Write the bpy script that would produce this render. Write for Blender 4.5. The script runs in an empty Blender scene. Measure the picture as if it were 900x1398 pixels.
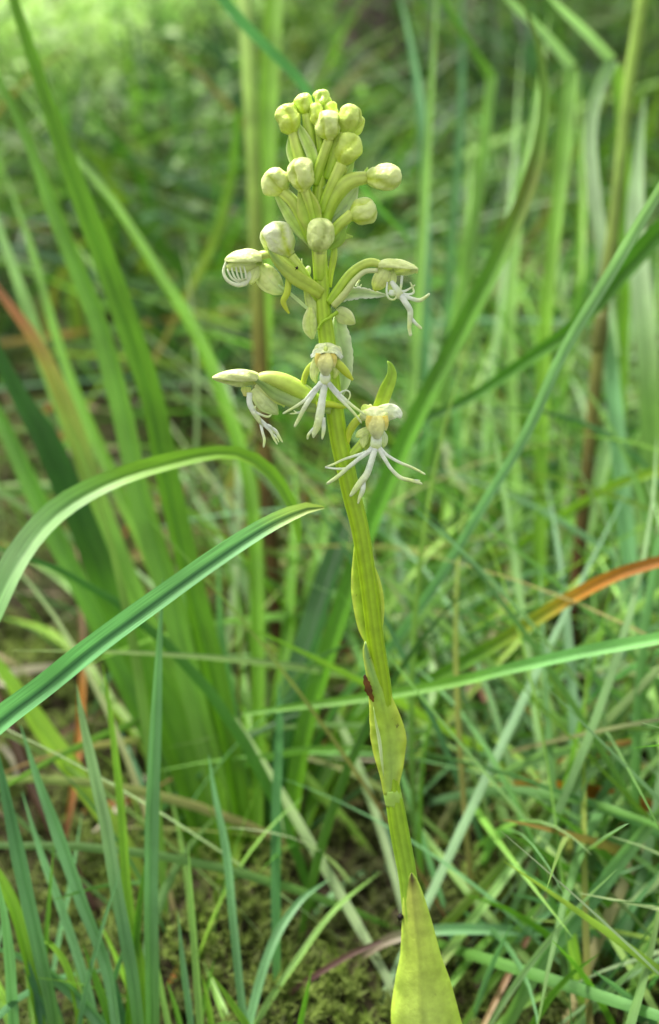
import bpy, math, random
import numpy as np
from mathutils import Vector, Matrix

random.seed(7)
rng = np.random.default_rng(11)
scene = bpy.context.scene
COL = scene.collection

# ------------------------------------------------------------------ camera
PITCH = math.radians(28)
CAM = np.array([0.0, 0.0, 0.25])
F = 699.0 / math.tan(math.radians(22.5))          # focal length in photograph pixels
FW = np.array([0, math.cos(PITCH), -math.sin(PITCH)])
UP = np.array([0, math.sin(PITCH), math.cos(PITCH)])
RT = np.array([1.0, 0, 0])
cd = bpy.data.cameras.new('camera')
cd.sensor_fit = 'VERTICAL'
cd.sensor_height = 24
cd.angle_y = math.radians(45)
cd.clip_start = 0.005
cd.clip_end = 500
cd.dof.use_dof = True
cd.dof.focus_distance = 0.233
cd.dof.aperture_fstop = (cd.lens / 1000) / 0.0040
co = bpy.data.objects.new('camera', cd)
co.location = CAM
co.rotation_euler = (math.radians(90) - PITCH, 0, 0)
COL.objects.link(co)
scene.camera = co

# ------------------------------------------------------------------ light
SUN_EL, SUN_AZ = math.radians(58), math.radians(-35)   # azimuth measured from +Y (ahead), negative = left
world = bpy.data.worlds.new('World')
scene.world = world
world.use_nodes = True
wn = world.node_tree.nodes
sky = wn.new('ShaderNodeTexSky')
sky.sky_type = 'NISHITA'
sky.sun_disc = False
sky.sun_elevation = SUN_EL
sky.sun_rotation = SUN_AZ
sky.air_density = 1.0
sky.dust_density = 4.0
sky.ozone_density = 0.6
wn['Background'].inputs['Strength'].default_value = 0.12
hs = wn.new('ShaderNodeHueSaturation')          # thin overcast: the blue mostly washed out of the sky
hs.inputs['Saturation'].default_value = 0.18
world.node_tree.links.new(sky.outputs[0], hs.inputs['Color'])
world.node_tree.links.new(hs.outputs[0], wn['Background'].inputs['Color'])
sl = bpy.data.lights.new('sun', 'SUN')
sl.energy = 2.6
sl.angle = math.radians(12)
sl.color = (1.0, 0.96, 0.88)
so = bpy.data.objects.new('sun', sl)
sd = Vector((math.sin(SUN_AZ) * math.cos(SUN_EL), math.cos(SUN_AZ) * math.cos(SUN_EL), math.sin(SUN_EL)))
so.rotation_euler = sd.to_track_quat('Z', 'Y').to_euler()
so.location = (0, 0, 5)
COL.objects.link(so)
scene.view_settings.view_transform = 'Standard'
scene.view_settings.look = 'None'
scene.view_settings.exposure = 1.35
scene.view_settings.gamma = 1.0
scene.cycles.max_bounces = 8
scene.cycles.diffuse_bounces = 4
scene.cycles.transmission_bounces = 6
scene.cycles.transparent_max_bounces = 4

# ------------------------------------------------------------------ pixel <-> world helpers
def W(px, py, d):
    """point at depth d (metres along the view axis) seen at photograph pixel px,py"""
    return CAM + d * (FW + RT * (px - 450) / F - UP * (py - 699) / F)
def gd(py):
    """depth of the ground (z=0) at pixel row py"""
    t = (py - 699) / F
    return CAM[2] / (math.sin(PITCH) + t * math.cos(PITCH))
def gh(x, y):
    """terrain height"""
    x = np.asarray(x, float); y = np.asarray(y, float)
    near = np.clip((2.5 - np.hypot(x, y)) / 2.0, 0.15, 1)
    h = 0.006 * np.sin(x * 31 + 1.3) * np.sin(y * 27 + .4) + 0.004 * np.sin(x * 63 + y * 41) + 0.0025 * np.sin(x * 97 - y * 120 + 2)
    far = 0.05 * np.clip(np.hypot(x, y) - 2.0, 0, 30) * (0.5 + 0.5 * np.sin(x * .7) * np.cos(y * .5))
    return h * near + far * 0.3
def unit(v):
    return v / (np.linalg.norm(v, axis=-1, keepdims=True) + 1e-12)
def spline(pts, n):
    """Catmull-Rom through rows of pts, n samples by chord length"""
    P = np.asarray(pts, float)
    if len(P) == 2:
        t = np.linspace(0, 1, n)[:, None]
        return P[0] * (1 - t) + P[1] * t
    k = np.r_[0, np.cumsum(np.linalg.norm(np.diff(P[:, :2], axis=0), axis=1) + 1e-6)]
    Q = np.vstack([2 * P[0] - P[1], P, 2 * P[-1] - P[-2]])
    kk = np.r_[k[0] - (k[1] - k[0]), k, k[-1] + (k[-1] - k[-2])]
    s = np.linspace(0, k[-1], n)
    i = np.clip(np.searchsorted(k, s, side='right') - 1, 0, len(P) - 2)
    t0, t1, t2, t3 = kk[i], kk[i + 1], kk[i + 2], kk[i + 3]
    p0, p1, p2, p3 = Q[i], Q[i + 1], Q[i + 2], Q[i + 3]
    m1 = (p2 - p0) / (t2 - t0)[:, None]
    m2 = (p3 - p1) / (t3 - t1)[:, None]
    h = (t2 - t1)[:, None]
    u = ((s - t1) / (t2 - t1))[:, None]
    return (2*u**3 - 3*u**2 + 1) * p1 + (u**3 - 2*u**2 + u) * h * m1 + (-2*u**3 + 3*u**2) * p2 + (u**3 - u**2) * h * m2
def ramp(stops, t):
    """piecewise linear colour"""
    ts = [s[0] for s in stops]
    return np.stack([np.interp(t, ts, [s[1][c] for s in stops]) for c in range(3)], -1)

# ------------------------------------------------------------------ materials
def newmat(name):
    m = bpy.data.materials.new(name); m.use_nodes = True
    nt = m.node_tree
    return m, nt, nt.nodes['Principled BSDF'], nt.nodes['Material Output']
def ND(nt, t, **kw):
    n = nt.nodes.new(t)
    for k, v in kw.items():
        setattr(n, k, v)
    return n
def mat_blade(name='blade_leaf', trans=0.36, rough=0.42, stripe=0.32):
    m, nt, b, out = newmat(name); L = nt.links.new
    at = ND(nt, 'ShaderNodeAttribute', attribute_name='col')
    uv = ND(nt, 'ShaderNodeUVMap', uv_map='UVMap')
    mp = ND(nt, 'ShaderNodeMapping'); mp.inputs['Scale'].default_value = (9, 14, 1)
    L(uv.outputs[0], mp.inputs[0])
    no = ND(nt, 'ShaderNodeTexNoise'); no.inputs['Scale'].default_value = 1.6; no.inputs['Detail'].default_value = 3
    L(mp.outputs[0], no.inputs['Vector'])
    tc = ND(nt, 'ShaderNodeTexCoord')
    n2 = ND(nt, 'ShaderNodeTexNoise'); n2.inputs['Scale'].default_value = 45; n2.inputs['Detail'].default_value = 3
    L(tc.outputs['Object'], n2.inputs['Vector'])
    a = ND(nt, 'ShaderNodeMapRange'); a.inputs[1].default_value = .3; a.inputs[2].default_value = .7; a.inputs[3].default_value = 1 - stripe; a.inputs[4].default_value = 1 + stripe
    L(no.outputs[0], a.inputs[0])
    a2 = ND(nt, 'ShaderNodeMapRange'); a2.inputs[1].default_value = .3; a2.inputs[2].default_value = .7; a2.inputs[3].default_value = .78; a2.inputs[4].default_value = 1.22
    L(n2.outputs[0], a2.inputs[0])
    mu = ND(nt, 'ShaderNodeMath', operation='MULTIPLY'); L(a.outputs[0], mu.inputs[0]); L(a2.outputs[0], mu.inputs[1])
    vm = ND(nt, 'ShaderNodeVectorMath', operation='SCALE'); L(at.outputs['Color'], vm.inputs[0]); L(mu.outputs[0], vm.inputs['Scale'])
    L(vm.outputs[0], b.inputs['Base Color'])
    b.inputs['Roughness'].default_value = rough
    b.inputs['Specular IOR Level'].default_value = .32
    bu = ND(nt, 'ShaderNodeBump'); bu.inputs['Strength'].default_value = .25; bu.inputs['Distance'].default_value = .0003
    L(no.outputs[0], bu.inputs['Height']); L(bu.outputs[0], b.inputs['Normal'])
    tr = ND(nt, 'ShaderNodeBsdfTranslucent')
    tm = ND(nt, 'ShaderNodeVectorMath', operation='MULTIPLY'); tm.inputs[1].default_value = (1.05, 1.25, .7)
    L(vm.outputs[0], tm.inputs[0]); L(tm.outputs[0], tr.inputs[0])
    mx = ND(nt, 'ShaderNodeMixShader'); mx.inputs[0].default_value = trans
    L(b.outputs[0], mx.inputs[1]); L(tr.outputs[0], mx.inputs[2]); L(mx.outputs[0], out.inputs[0])
    return m
def mat_flesh(name, scale_noise=900, bump=.25, sss=.35, rough=.42, speck=0.0, mott=.16):
    m, nt, b, out = newmat(name); L = nt.links.new
    at = ND(nt, 'ShaderNodeAttribute', attribute_name='col')
    tc = ND(nt, 'ShaderNodeTexCoord')
    no = ND(nt, 'ShaderNodeTexNoise'); no.inputs['Scale'].default_value = scale_noise; no.inputs['Detail'].default_value = 4
    n2 = ND(nt, 'ShaderNodeTexNoise'); n2.inputs['Scale'].default_value = 420; n2.inputs['Detail'].default_value = 3
    L(tc.outputs['Object'], no.inputs['Vector']); L(tc.outputs['Object'], n2.inputs['Vector'])
    a = ND(nt, 'ShaderNodeMapRange'); a.inputs[1].default_value = .3; a.inputs[2].default_value = .7; a.inputs[3].default_value = 1 - mott; a.inputs[4].default_value = 1 + mott
    L(n2.outputs[0], a.inputs[0])
    vm = ND(nt, 'ShaderNodeVectorMath', operation='SCALE'); L(at.outputs['Color'], vm.inputs[0]); L(a.outputs[0], vm.inputs['Scale'])
    last = vm.outputs[0]
    if speck:
        vo = ND(nt, 'ShaderNodeTexVoronoi'); vo.inputs['Scale'].default_value = 420
        wa = ND(nt, 'ShaderNodeMixRGB', blend_type='LINEAR_LIGHT'); wa.inputs[0].default_value = .0012
        L(tc.outputs['Object'], wa.inputs[1]); L(no.outputs['Color'], wa.inputs[2]); L(wa.outputs[0], vo.inputs['Vector'])
        lt = ND(nt, 'ShaderNodeMath', operation='LESS_THAN'); lt.inputs[1].default_value = speck
        sw = ND(nt, 'ShaderNodeMath', operation='MULTIPLY_ADD'); sw.inputs[1].default_value = .55; L(n2.outputs[0], sw.inputs[0]); L(vo.outputs['Distance'], sw.inputs[2]); L(sw.outputs[0], lt.inputs[0])
        sp = ND(nt, 'ShaderNodeMix', data_type='RGBA'); sp.inputs[7].default_value = (.06, .05, .015, 1)
        f = ND(nt, 'ShaderNodeMath', operation='MULTIPLY'); f.inputs[1].default_value = .75
        L(lt.outputs[0], f.inputs[0]); L(f.outputs[0], sp.inputs[0]); L(last, sp.inputs[6]); last = sp.outputs[2]
    L(last, b.inputs['Base Color'])
    b.inputs['Roughness'].default_value = rough
    b.inputs['Subsurface Weight'].default_value = sss
    b.inputs['Subsurface Radius'].default_value = (.8, .8, .7)
    b.inputs['Specular IOR Level'].default_value = .3
    b.inputs['Subsurface Scale'].default_value = .0006
    bu = ND(nt, 'ShaderNodeBump'); bu.inputs['Strength'].default_value = bump; bu.inputs['Distance'].default_value = .0006 if bump > .6 else .0002
    L(no.outputs[0], bu.inputs['Height']); L(bu.outputs[0], b.inputs['Normal'])
    return m
def mat_plain(name, rough=.8, noise=60, mott=.35, bump=.4, dist=.002):
    m, nt, b, out = newmat(name); L = nt.links.new
    at = ND(nt, 'ShaderNodeAttribute', attribute_name='col')
    tc = ND(nt, 'ShaderNodeTexCoord')
    no = ND(nt, 'ShaderNodeTexNoise'); no.inputs['Scale'].default_value = noise; no.inputs['Detail'].default_value = 6
    L(tc.outputs['Object'], no.inputs['Vector'])
    a = ND(nt, 'ShaderNodeMapRange'); a.inputs[1].default_value = .3; a.inputs[2].default_value = .7; a.inputs[3].default_value = 1 - mott; a.inputs[4].default_value = 1 + mott
    L(no.outputs[0], a.inputs[0])
    vm = ND(nt, 'ShaderNodeVectorMath', operation='SCALE'); L(at.outputs['Color'], vm.inputs[0]); L(a.outputs[0], vm.inputs['Scale'])
    L(vm.outputs[0], b.inputs['Base Color'])
    b.inputs['Roughness'].default_value = rough; b.inputs['Specular IOR Level'].default_value = .15
    bu = ND(nt, 'ShaderNodeBump'); bu.inputs['Strength'].default_value = bump; bu.inputs['Distance'].default_value = dist
    L(no.outputs[0], bu.inputs['Height']); L(bu.outputs[0], b.inputs['Normal'])
    return m
M_BLADE = mat_blade()
M_GRASS = mat_blade('grass_leaf', .4, .5, .15)
M_STEM = mat_flesh('orchid_stem', 1200, .3, .25, .4, .0, .12)
M_PETAL = mat_flesh('orchid_petal', 620, 1.0, .4, .38, .0, .13)
M_LEAF = mat_flesh('orchid_leaf', 1300, .35, .3, .42, .30, .16)
M_CULM = mat_plain('dry_stalk', .55, 90, .25, .3, .0006)
M_SOIL = mat_plain('peaty_soil', .9, 70, .5, .8, .004)
M_MOSS = mat_blade('moss_leaf', .3, .7, .1)
M_BARK = mat_plain('bark', .9, 40, .45, 1, .01)

# ------------------------------------------------------------------ mesh building
class MB:
    def __init__(s):
        s.v = []; s.f = []; s.c = []; s.uv = []; s.n = 0
    def add(s, V, faces, C, UV=None):
        V = np.asarray(V, float).reshape(-1, 3)
        C = np.broadcast_to(np.asarray(C, float), (len(V), 3))
        UV = np.zeros((len(V), 2)) if UV is None else np.asarray(UV, float).reshape(-1, 2)
        s.v.append(V); s.c.append(C); s.uv.append(UV)
        s.f.extend([tuple(i + s.n for i in f) for f in faces])
        s.n += len(V)
    def build(s, name, mat, parent=None, label=None, kind=None):
        V = np.concatenate(s.v); C = np.concatenate(s.c); UV = np.concatenate(s.uv)
        if parent is not None:
            V = V - ORG[parent.name]
        me = bpy.data.meshes.new(name)
        me.from_pydata(V.tolist(), [], s.f)
        finish(me, C, UV, mat)
        o = bpy.data.objects.new(name, me); COL.objects.link(o)
        if parent is not None:
            o.parent = parent; ORG[o.name] = ORG[parent.name]
        else:
            ORG[o.name] = np.zeros(3)
        if label: o['label'] = label
        if kind: o['kind'] = kind
        return o
ORG = {}
def finish(me, C, UV, mat, smooth=True):
    a = me.attributes.new('col', 'FLOAT_COLOR', 'POINT')
    a.data.foreach_set('color', np.c_[np.clip(C, 0, 1), np.ones(len(C))].astype(np.float32).ravel())
    ul = me.uv_layers.new(name='UVMap')
    li = np.empty(len(me.loops), np.int32); me.loops.foreach_get('vertex_index', li)
    ul.data.foreach_set('uv', UV[li].astype(np.float32).ravel())
    if smooth:
        me.polygons.foreach_set('use_smooth', np.ones(len(me.polygons), bool))
    me.materials.append(mat)
    me.update()
def thing(name, label, cat, loc, group=None):
    o = bpy.data.objects.new(name, None); COL.objects.link(o)
    o.empty_display_size = .01
    o.location = loc; o['label'] = label; o['category'] = cat
    if group: o['group'] = group
    ORG[o.name] = np.asarray(loc, float)
    return o
def sub(name, parent, label=None):
    """an Empty part whose origin coincides with its thing"""
    o = bpy.data.objects.new(name, None); COL.objects.link(o)
    o.empty_display_size = .005
    o.parent = parent; ORG[o.name] = ORG[parent.name]
    if label: o['label'] = label
    return o
def tag(o, label, cat, group=None, kind=None):
    o['label'] = label; o['category'] = cat
    if group: o['group'] = group
    if kind: o['kind'] = kind
    return o

def strip_faces(n, m, close=False):
    F_ = []
    for i in range(n - 1):
        for j in range(m if close else m - 1):
            k = (j + 1) % m
            F_.append((i * m + j, i * m + k, (i + 1) * m + k, (i + 1) * m + j))
    return F_
def frames(P, view=None, roll=0.0):
    T = unit(np.gradient(P, axis=0))
    V = unit(CAM - P) if view is None else np.broadcast_to(view, P.shape)
    S = unit(np.cross(T, V)); N = np.cross(S, T)
    r = np.asarray(roll, float).reshape(-1, 1) if np.ndim(roll) else roll
    S2 = S * np.cos(r) + N * np.sin(r)
    N2 = np.cross(S2, T)
    return T, S2, N2
def sheet(mb, P, hw, col, roll=0.0, fold=.35, cup=0.0, m=5, wav=0.0, seed=0, edge=None, rib=None):
    """ribbon: P n x 3, hw half widths in metres, col n x 3. fold = V-crease, cup = rounded section"""
    n = len(P); T, S, N = frames(P, None, roll)
    u = np.linspace(-1, 1, m)
    k = np.arange(n)
    ph = seed * 1.7
    off = (fold * np.abs(u)[None, :] + cup * (u**2)[None, :]) * hw[:, None]
    off = off + wav * hw[:, None] * (np.sin(k * .9 + ph)[:, None] * np.clip(u, 0, 1)**2 + np.sin(k * 1.15 + ph * 2)[:, None] * np.clip(-u, 0, 1)**2)
    V = P[:, None, :] + S[:, None, :] * (u[None, :, None] * hw[:, None, None]) + N[:, None, :] * off[:, :, None]
    C = np.repeat(col[:, None, :], m, 1).copy()
    if edge is not None:
        C = C * (1 - (np.abs(u)**2)[None, :, None]) + np.asarray(edge)[None, None, :] * (np.abs(u)**2)[None, :, None]
    if rib is not None:
        w = np.exp(-(u / .16)**2)[None, :, None]
        C = C * (1 - w) + C * np.asarray(rib) * w
    al = np.r_[0, np.cumsum(np.linalg.norm(np.diff(P, axis=0), axis=1))]
    UV = np.stack([np.broadcast_to(u[None, :] + seed * .37, (n, m)), np.broadcast_to(al[:, None] * 3, (n, m))], -1)
    mb.add(V, strip_faces(n, m), C.reshape(-1, 3), UV)
def shell(mb, P, hw, col, th, roll=0.0, fold=0.0, cup=0.0, m=7, wav=0.0, seed=0, edge=None, ruf=0.0):
    """closed thin leaf or petal with thickness th"""
    n = len(P); T, S, N = frames(P, None, roll)
    u = np.linspace(-1, 1, m); k = np.arange(n); ph = seed * 1.7
    r_ = np.random.default_rng(seed + 5)
    off = (fold * np.abs(u)[None, :] + cup * (u**2)[None, :]) * hw[:, None]
    off = off + wav * hw[:, None] * (np.sin(k * .8 + ph)[:, None] * np.clip(u, 0, 1)**2 + np.sin(k * 1.1 + ph * 2)[:, None] * np.clip(-u, 0, 1)**2)
    jag = 1 + ruf * r_.uniform(-1, 1, (n, m)) * (np.abs(u)**3)[None, :]
    base = P[:, None, :] + S[:, None, :] * (u[None, :] * hw[:, None] * jag)[:, :, None] + N[:, None, :] * off[:, :, None]
    tk = th * (1 - .75 * np.abs(u)**3)[None, :, None] * np.minimum(1, hw / (hw.max() * .3) + .15)[:, None, None]
    A = base + N[:, None, :] * tk * .5; B = (base - N[:, None, :] * tk * .5)[:, ::-1]
    V = np.concatenate([A, B], 1)
    C = np.repeat(col[:, None, :], m, 1).copy()
    vn = 1 - .16 * np.maximum(0, np.cos(u[None, :] * 9.42 + .5 * np.sin(k * .3 + seed)[:, None]))**3
    C = C * vn[:, :, None] * np.array([1, 1, 1])
    if edge is not None:
        w = (np.abs(u)**2)[None, :, None]; C = C * (1 - w) + np.asarray(edge)[None, None, :] * w
    C = np.concatenate([C, C[:, ::-1]], 1)
    q = 2 * m
    fs = strip_faces(n, q, True)
    fs.append(tuple(reversed(range(q)))); fs.append(tuple((n - 1) * q + j for j in range(q)))
    mb.add(V, fs, C.reshape(-1, 3), np.zeros((n * q, 2)))
def tube(mb, P, R, col, sides=10, flat=1.0, ridges=0, ramp_=0.0, roll=0.0, cap=True):
    """swept tube; flat squashes it along the view direction; ridges = lengthwise ribs"""
    n = len(P); T, S, N = frames(P, None, roll)
    th = np.linspace(0, 2 * math.pi, sides, endpoint=False)
    rr = 1 + (ramp_ * (np.abs(np.cos(ridges * th / 2)) - .6) if ridges else 0 * th)
    V = P[:, None, :] + S[:, None, :] * (np.cos(th) * rr)[None, :, None] * R[:, None, None] + N[:, None, :] * (np.sin(th) * rr)[None, :, None] * R[:, None, None] * flat
    C = np.repeat(col[:, None, :], sides, 1).copy()
    if ridges:
        C = C * (1 + .35 * (rr - 1) / max(ramp_, 1e-6))[None, :, None]
    fs = strip_faces(n, sides, True)
    if cap:
        fs.append(tuple(reversed(range(sides)))); fs.append(tuple((n - 1) * sides + j for j in range(sides)))
    mb.add(V, fs, C.reshape(-1, 3), np.zeros((n * sides, 2)))

# ================================================================== ORCHID (modelled in photograph pixels: x, y, z toward the viewer)
def D0(py):
    return 0.2255 + (py - 130) / 1268 * 0.024
def O(px, py, z=0):
    d = D0(py); return W(px, py, d - z * d / F)
def PX(py=500):
    return D0(py) / F
def opath(pts, n):
    """pts rows (x, y, z, r) -> world path, world radii"""
    S = spline(pts, n)
    P = np.array([O(a[0], a[1], a[2]) for a in S])
    R = np.maximum(S[:, 3], .15) * np.array([PX(a[1]) for a in S])
    return P, R
PALE = (.70, .86, .19); PALE2 = (.82, .94, .36); YEL = (.56, .70, .05); YELG = (.38, .60, .035); GRN = (.26, .46, .045); WHT = (.86, .95, .72); CRM = (.84, .94, .38)
DGR = (.10, .20, .04); ORA = (.82, .68, .12); SIL = (.56, .74, .28)

orchid = thing('green_orchid', 'pale green orchid with knobbly buds and spidery fringed flowers on an upright stem', 'orchid', tuple(O(590, 1752, 0)))
stem_pts = [(640, 1760, -6, 22), (618, 1600, -4, 20), (592, 1480, -2, 17), (578, 1398, 0, 15), (566, 1290, 0, 13), (557, 1200, 0, 12.5), (547, 1145, 0, 13), (541, 1110, 0, 12.5),
            (535, 1070, 0, 10.5), (530, 1010, 0, 10.5), (523, 938, 0, 11), (513, 876, 0, 11.5), (502, 789, 0, 11.5), (491, 720, 0, 12), (481, 680, 0, 12.5), (472, 640, 0, 12.5), (463, 600, 0, 12.3),
            (455, 545, 0, 11.8), (448, 480, 0, 11.3), (441, 420, 0, 10.5), (437, 360, 0, 10), (433, 300, 0, 9.5), (437, 240, -2, 8.5), (440, 190, -3, 7.5), (440, 160, -3, 5)]
mb = MB(); P, R = opath(stem_pts, 150)
tt = np.linspace(0, 1, 150)
tube(mb, P, R, ramp([(0, (.30, .50, .06)), (.2, (.33, .55, .06)), (.35, (.30, .52, .04)), (.45, (.29, .47, .012)), (.6, (.31, .50, .012)), (.8, (.40, .60, .03)), (1, (.58, .74, .10))], tt), 26, 1, 9, .10)
mb.build('stem', M_STEM, orchid)

def leafpart(name, pts, cols, roll=0., fold=.3, cup=0, th=2.2, n=26, m=9, wav=0, edge=None, mat=None, parent=None, label=None, ruf=0., seed=1):
    mb = MB(); P, R = opath(pts, n)
    shell(mb, P, R, ramp(cols, np.linspace(0, 1, n)), th * PX(), roll, fold, cup, m, wav, seed, edge, ruf)
    return mb.build(name, mat or M_LEAF, parent or orchid, label)
# lowest sheathing leaf: tip with dark point at (562,1194), widening downwards
leafpart('stem_leaf', [(655, 1765, 10, 22), (630, 1640, 24, 40), (600, 1520, 26, 52), (579, 1398, 23, 47), (575, 1345, 21, 37), (573, 1310, 20, 28), (568, 1260, 18, 20), (564, 1225, 16.5, 14), (563, 1203, 16, 7), (562, 1192, 18, 1.2)],
         [(0, (.46, .60, .20)), (.45, (.52, .70, .17)), (.8, (.54, .70, .10)), (.955, (.5, .56, .10)), (.985, (.10, .06, .02)), (1, (.03, .02, .01))], roll=.12, fold=-.42, cup=-.1, th=4, n=60, m=13, edge=(.54, .74, .09), wav=.05)
# middle sheath leaf with a scorched brown margin
leafpart('stem_leaf', [(533, 1086, 9, 9), (534, 1060, 11, 15), (533, 1030, 12, 22), (531, 1005, 13, 24.5), (526, 980, 13, 21), (520, 955, 13, 16), (512, 930, 12, 10.5), (504, 905, 9, 6.5), (500, 888, 7, 4.5), (499, 876, 6, 1)],
         [(0, (.34, .52, .10)), (.25, (.40, .60, .10)), (.5, (.40, .60, .05)), (.75, (.26, .47, .07)), (1, (.20, .36, .12))], roll=-.15, fold=-.35, cup=.1, th=2.4, n=48, m=11, edge=(.56, .70, .07), wav=.08)
mb = MB(); P, R = opath([(510, 958, 17, 1.2), (506, 948, 17, 4), (502, 937, 15.5, 5), (499, 927, 13, 3), (498, 921, 12, .8)], 14)
shell(mb, P, R, ramp([(0, (.26, .13, .02)), (.4, (.08, .038, .008)), (.7, (.13, .055, .01)), (1, (.04, .02, .01))], np.linspace(0, 1, 14)), 1.6 * PX(), .3, .2, 0, 7, .1, 3, None, .35)
mb.build('scorched_margin', M_CULM, orchid, 'dark brown withered margin of the middle stem leaf')
mb = MB(); P, R = opath([(524, 1060, 18, 1), (521, 1035, 19.5, 3.2), (518, 1010, 20, 4), (513, 985, 19.5, 2.4), (510, 965, 17, .6)], 16)
shell(mb, P, R * .6, ramp([(0, (.46, .66, .16)), (.4, (.60, .76, .34)), (1, (.40, .62, .12))], np.linspace(0, 1, 16)), .6 * PX(), 0, .1, 0, 5)
mb.build('midrib', M_STEM, orchid)
# node ring under the middle leaf
mb = MB(); P, R = opath([(538, 1098, 0, 11.6), (537, 1090, 0, 12.2), (536, 1084, 0, 12.3), (535, 1077, 0, 11)], 10)
tube(mb, P, R, np.tile((.38, .60, .10), (10, 1)), 20)
mb.build('stem_node', M_STEM, orchid)
# yellow-green leaf clasping behind the stem
leafpart('stem_leaf', [(508, 884, -4, 6), (506, 860, -10, 16), (504, 830, -13, 21), (500, 800, -15, 21), (495, 770, -15, 15), (490, 745, -13, 7), (487, 728, -12, 1)],
         [(0, (.42, .62, .06)), (1, (.50, .66, .06))], roll=.0, fold=.35, th=2, n=34, m=9, edge=(.55, .72, .06), wav=.06)

# --- bud heads
def bud_head(name, parent, base, tip, r, seed, col=PALE, col2=YEL, seam=.17, lump=.17, z0=0, hook=0.0):
    """lumpy closed bud: base (x,y,z) -> tip (x,y,z); r = max radius in px; three overlapping sepals"""
    nt_, na = 26, 36
    r_ = np.random.default_rng(seed)
    b = O(*base); t_ = O(*tip); ax = t_ - b; Ln = np.linalg.norm(ax); ax = ax / Ln
    vv = unit(CAM - b); s = unit(np.cross(ax, vv)); nn = np.cross(s, ax)
    t = np.linspace(0, 1, nt_)
    prof = np.clip(1 - np.abs(2 * t**1.0 - 1.04)**2.6, 0, 1)**.55
    prof = np.maximum(prof, .42 * (1 - t)**2)
    prof[-1] = .02; prof[0] = .40
    th = np.linspace(0, 2 * math.pi, na, endpoint=False)
    ph0 = r_.uniform(0, 2 * math.pi); tw = r_.uniform(-.9, .9)
    V = np.zeros((nt_, na, 3)); C = np.zeros((nt_, na, 3)); crk = r_.normal(0, 1, (nt_, na)); crk = (crk + np.roll(crk, 1, 1) + np.roll(crk, -1, 1) + np.roll(crk, 1, 0)) / 4
    tipb = r_.uniform(0, 6.28)
    amp = r_.uniform(-1, 1, (6,)); phs = r_.uniform(0, 6.28, (6,))
    for i in range(nt_):
        g = np.ones(na); dark = np.zeros(na)
        for k in range(3):
            c = ph0 + k * 2.094 + tw * t[i] + .35 * math.sin(t[i] * 4 + k)
            dd = (th - c + math.pi) % (2 * math.pi) - math.pi
            w = np.where(dd > 0, np.exp(-(dd / .42)**2), np.exp(-(dd / .09)**2))
            g -= seam * w * np.sin(math.pi * t[i])**.5; dark += w * np.where(dd > 0, 1, .7)
            g += .07 * np.exp(-((dd + .4) / .28)**2) * (.4 + t[i])
        g += lump * (amp[0] * np.sin(2 * th + phs[0] + 3 * t[i]) + amp[1] * np.sin(3 * th + phs[1] - 5 * t[i]) * .7 + amp[2] * np.sin(5 * t[i] * 2 + phs[2] + th) * .7 + amp[3] * np.sin(7 * th + phs[3]) * .25 + amp[4] * np.sin(11 * t[i] + 4 * th + phs[4]) * .25) * (np.sin(math.pi * t[i])**.5)
        g += .022 * crk[i] + .12 * np.exp(-((t[i] - .72) / .2)**2) * np.cos(th - tipb)
        rad = r * PX(base[1]) * prof[i] * g
        c0 = b + ax * Ln * t[i] - vv * 0 + nn * (hook * r * PX(base[1]) * t[i]**2)
        V[i] = c0 + s * (np.cos(th) * rad)[:, None] + nn * (np.sin(th) * rad)[:, None]
        mixc = np.clip(.62 * dark + .55 * (1 - t[i])**2, 0, 1)[:, None]
        vein = np.maximum(0, np.cos(8 * th + 1.5 * np.sin(4 * t[i] + seed) + seed))**5 * .34 * math.sin(math.pi * min(1, t[i] + .1))**.5
        mixc = np.clip(mixc + vein[:, None], 0, 1)
        C[i] = np.asarray(col) * (1 - mixc) + np.asarray(col2) * mixc
    mb = MB(); fs = strip_faces(nt_, na, True)
    fs.append(tuple(reversed(range(na)))); fs.append(tuple((nt_ - 1) * na + j for j in range(na)))
    mb.add(V, fs, C.reshape(-1, 3))
    return mb.build(name, M_PETAL, parent)
def pedicel(parent, pts, cols=None, n=24, ridges=5, name='pedicel', flat=1., amt=.14):
    mb = MB(); P, R = opath(pts, n)
    tube(mb, P, R, ramp(cols or [(0, YELG), (.5, (.52, .70, .09)), (1, (.66, .78, .18))], np.linspace(0, 1, n)), 16, flat, ridges, amt)
    return mb.build(name, M_STEM, parent)
def bud(base, tip, r, ped, seed, label=None, **kw):
    e = sub('flower_bud', orchid, label)
    bud_head('bud_head', e, base, tip, r, seed, **kw)
    if ped: pedicel(e, ped)
    return e
bud((401, 184, 3), (388, 142, 5), 17, [(416, 262, 0, 7), (411, 225, 2, 8.5), (404, 198, 3, 7.5), (400, 182, 3, 7)], 1)
bud((419, 158, -4), (414, 127, -4), 12.5, [(430, 225, -2, 7), (424, 190, -4, 8.5), (419, 156, -4, 7.5)], 2, seam=.09)
bud((404, 170, -8), (400, 140, -8), 8, None, 3)
bud((441, 150, -3), (438, 122, -3), 12.3, [(440, 200, -3, 6), (441, 148, -3, 6)], 4, col2=YELG)
bud((434, 172, 6), (430, 140, 8), 10.2, [(438, 210, 2, 5.5), (435, 170, 6, 5)], 5, seam=.08)
bud((452, 163, 1), (451, 138, 1), 10, [(447, 205, 0, 5), (452, 160, 1, 5)], 6, seam=.08)
bud((450, 192, 14), (446, 150, 16), 17, [(428, 252, 6, 7), (438, 222, 9, 7), (449, 190, 13, 6.5)], 7, col=PALE2, seam=.15)
bud((468, 184, 4), (484, 143, 6), 16.5, [(447, 245, 0, 7), (457, 212, 2, 9), (468, 182, 4, 8.5)], 8, col2=(.46, .58, .06), seam=.15)
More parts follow.
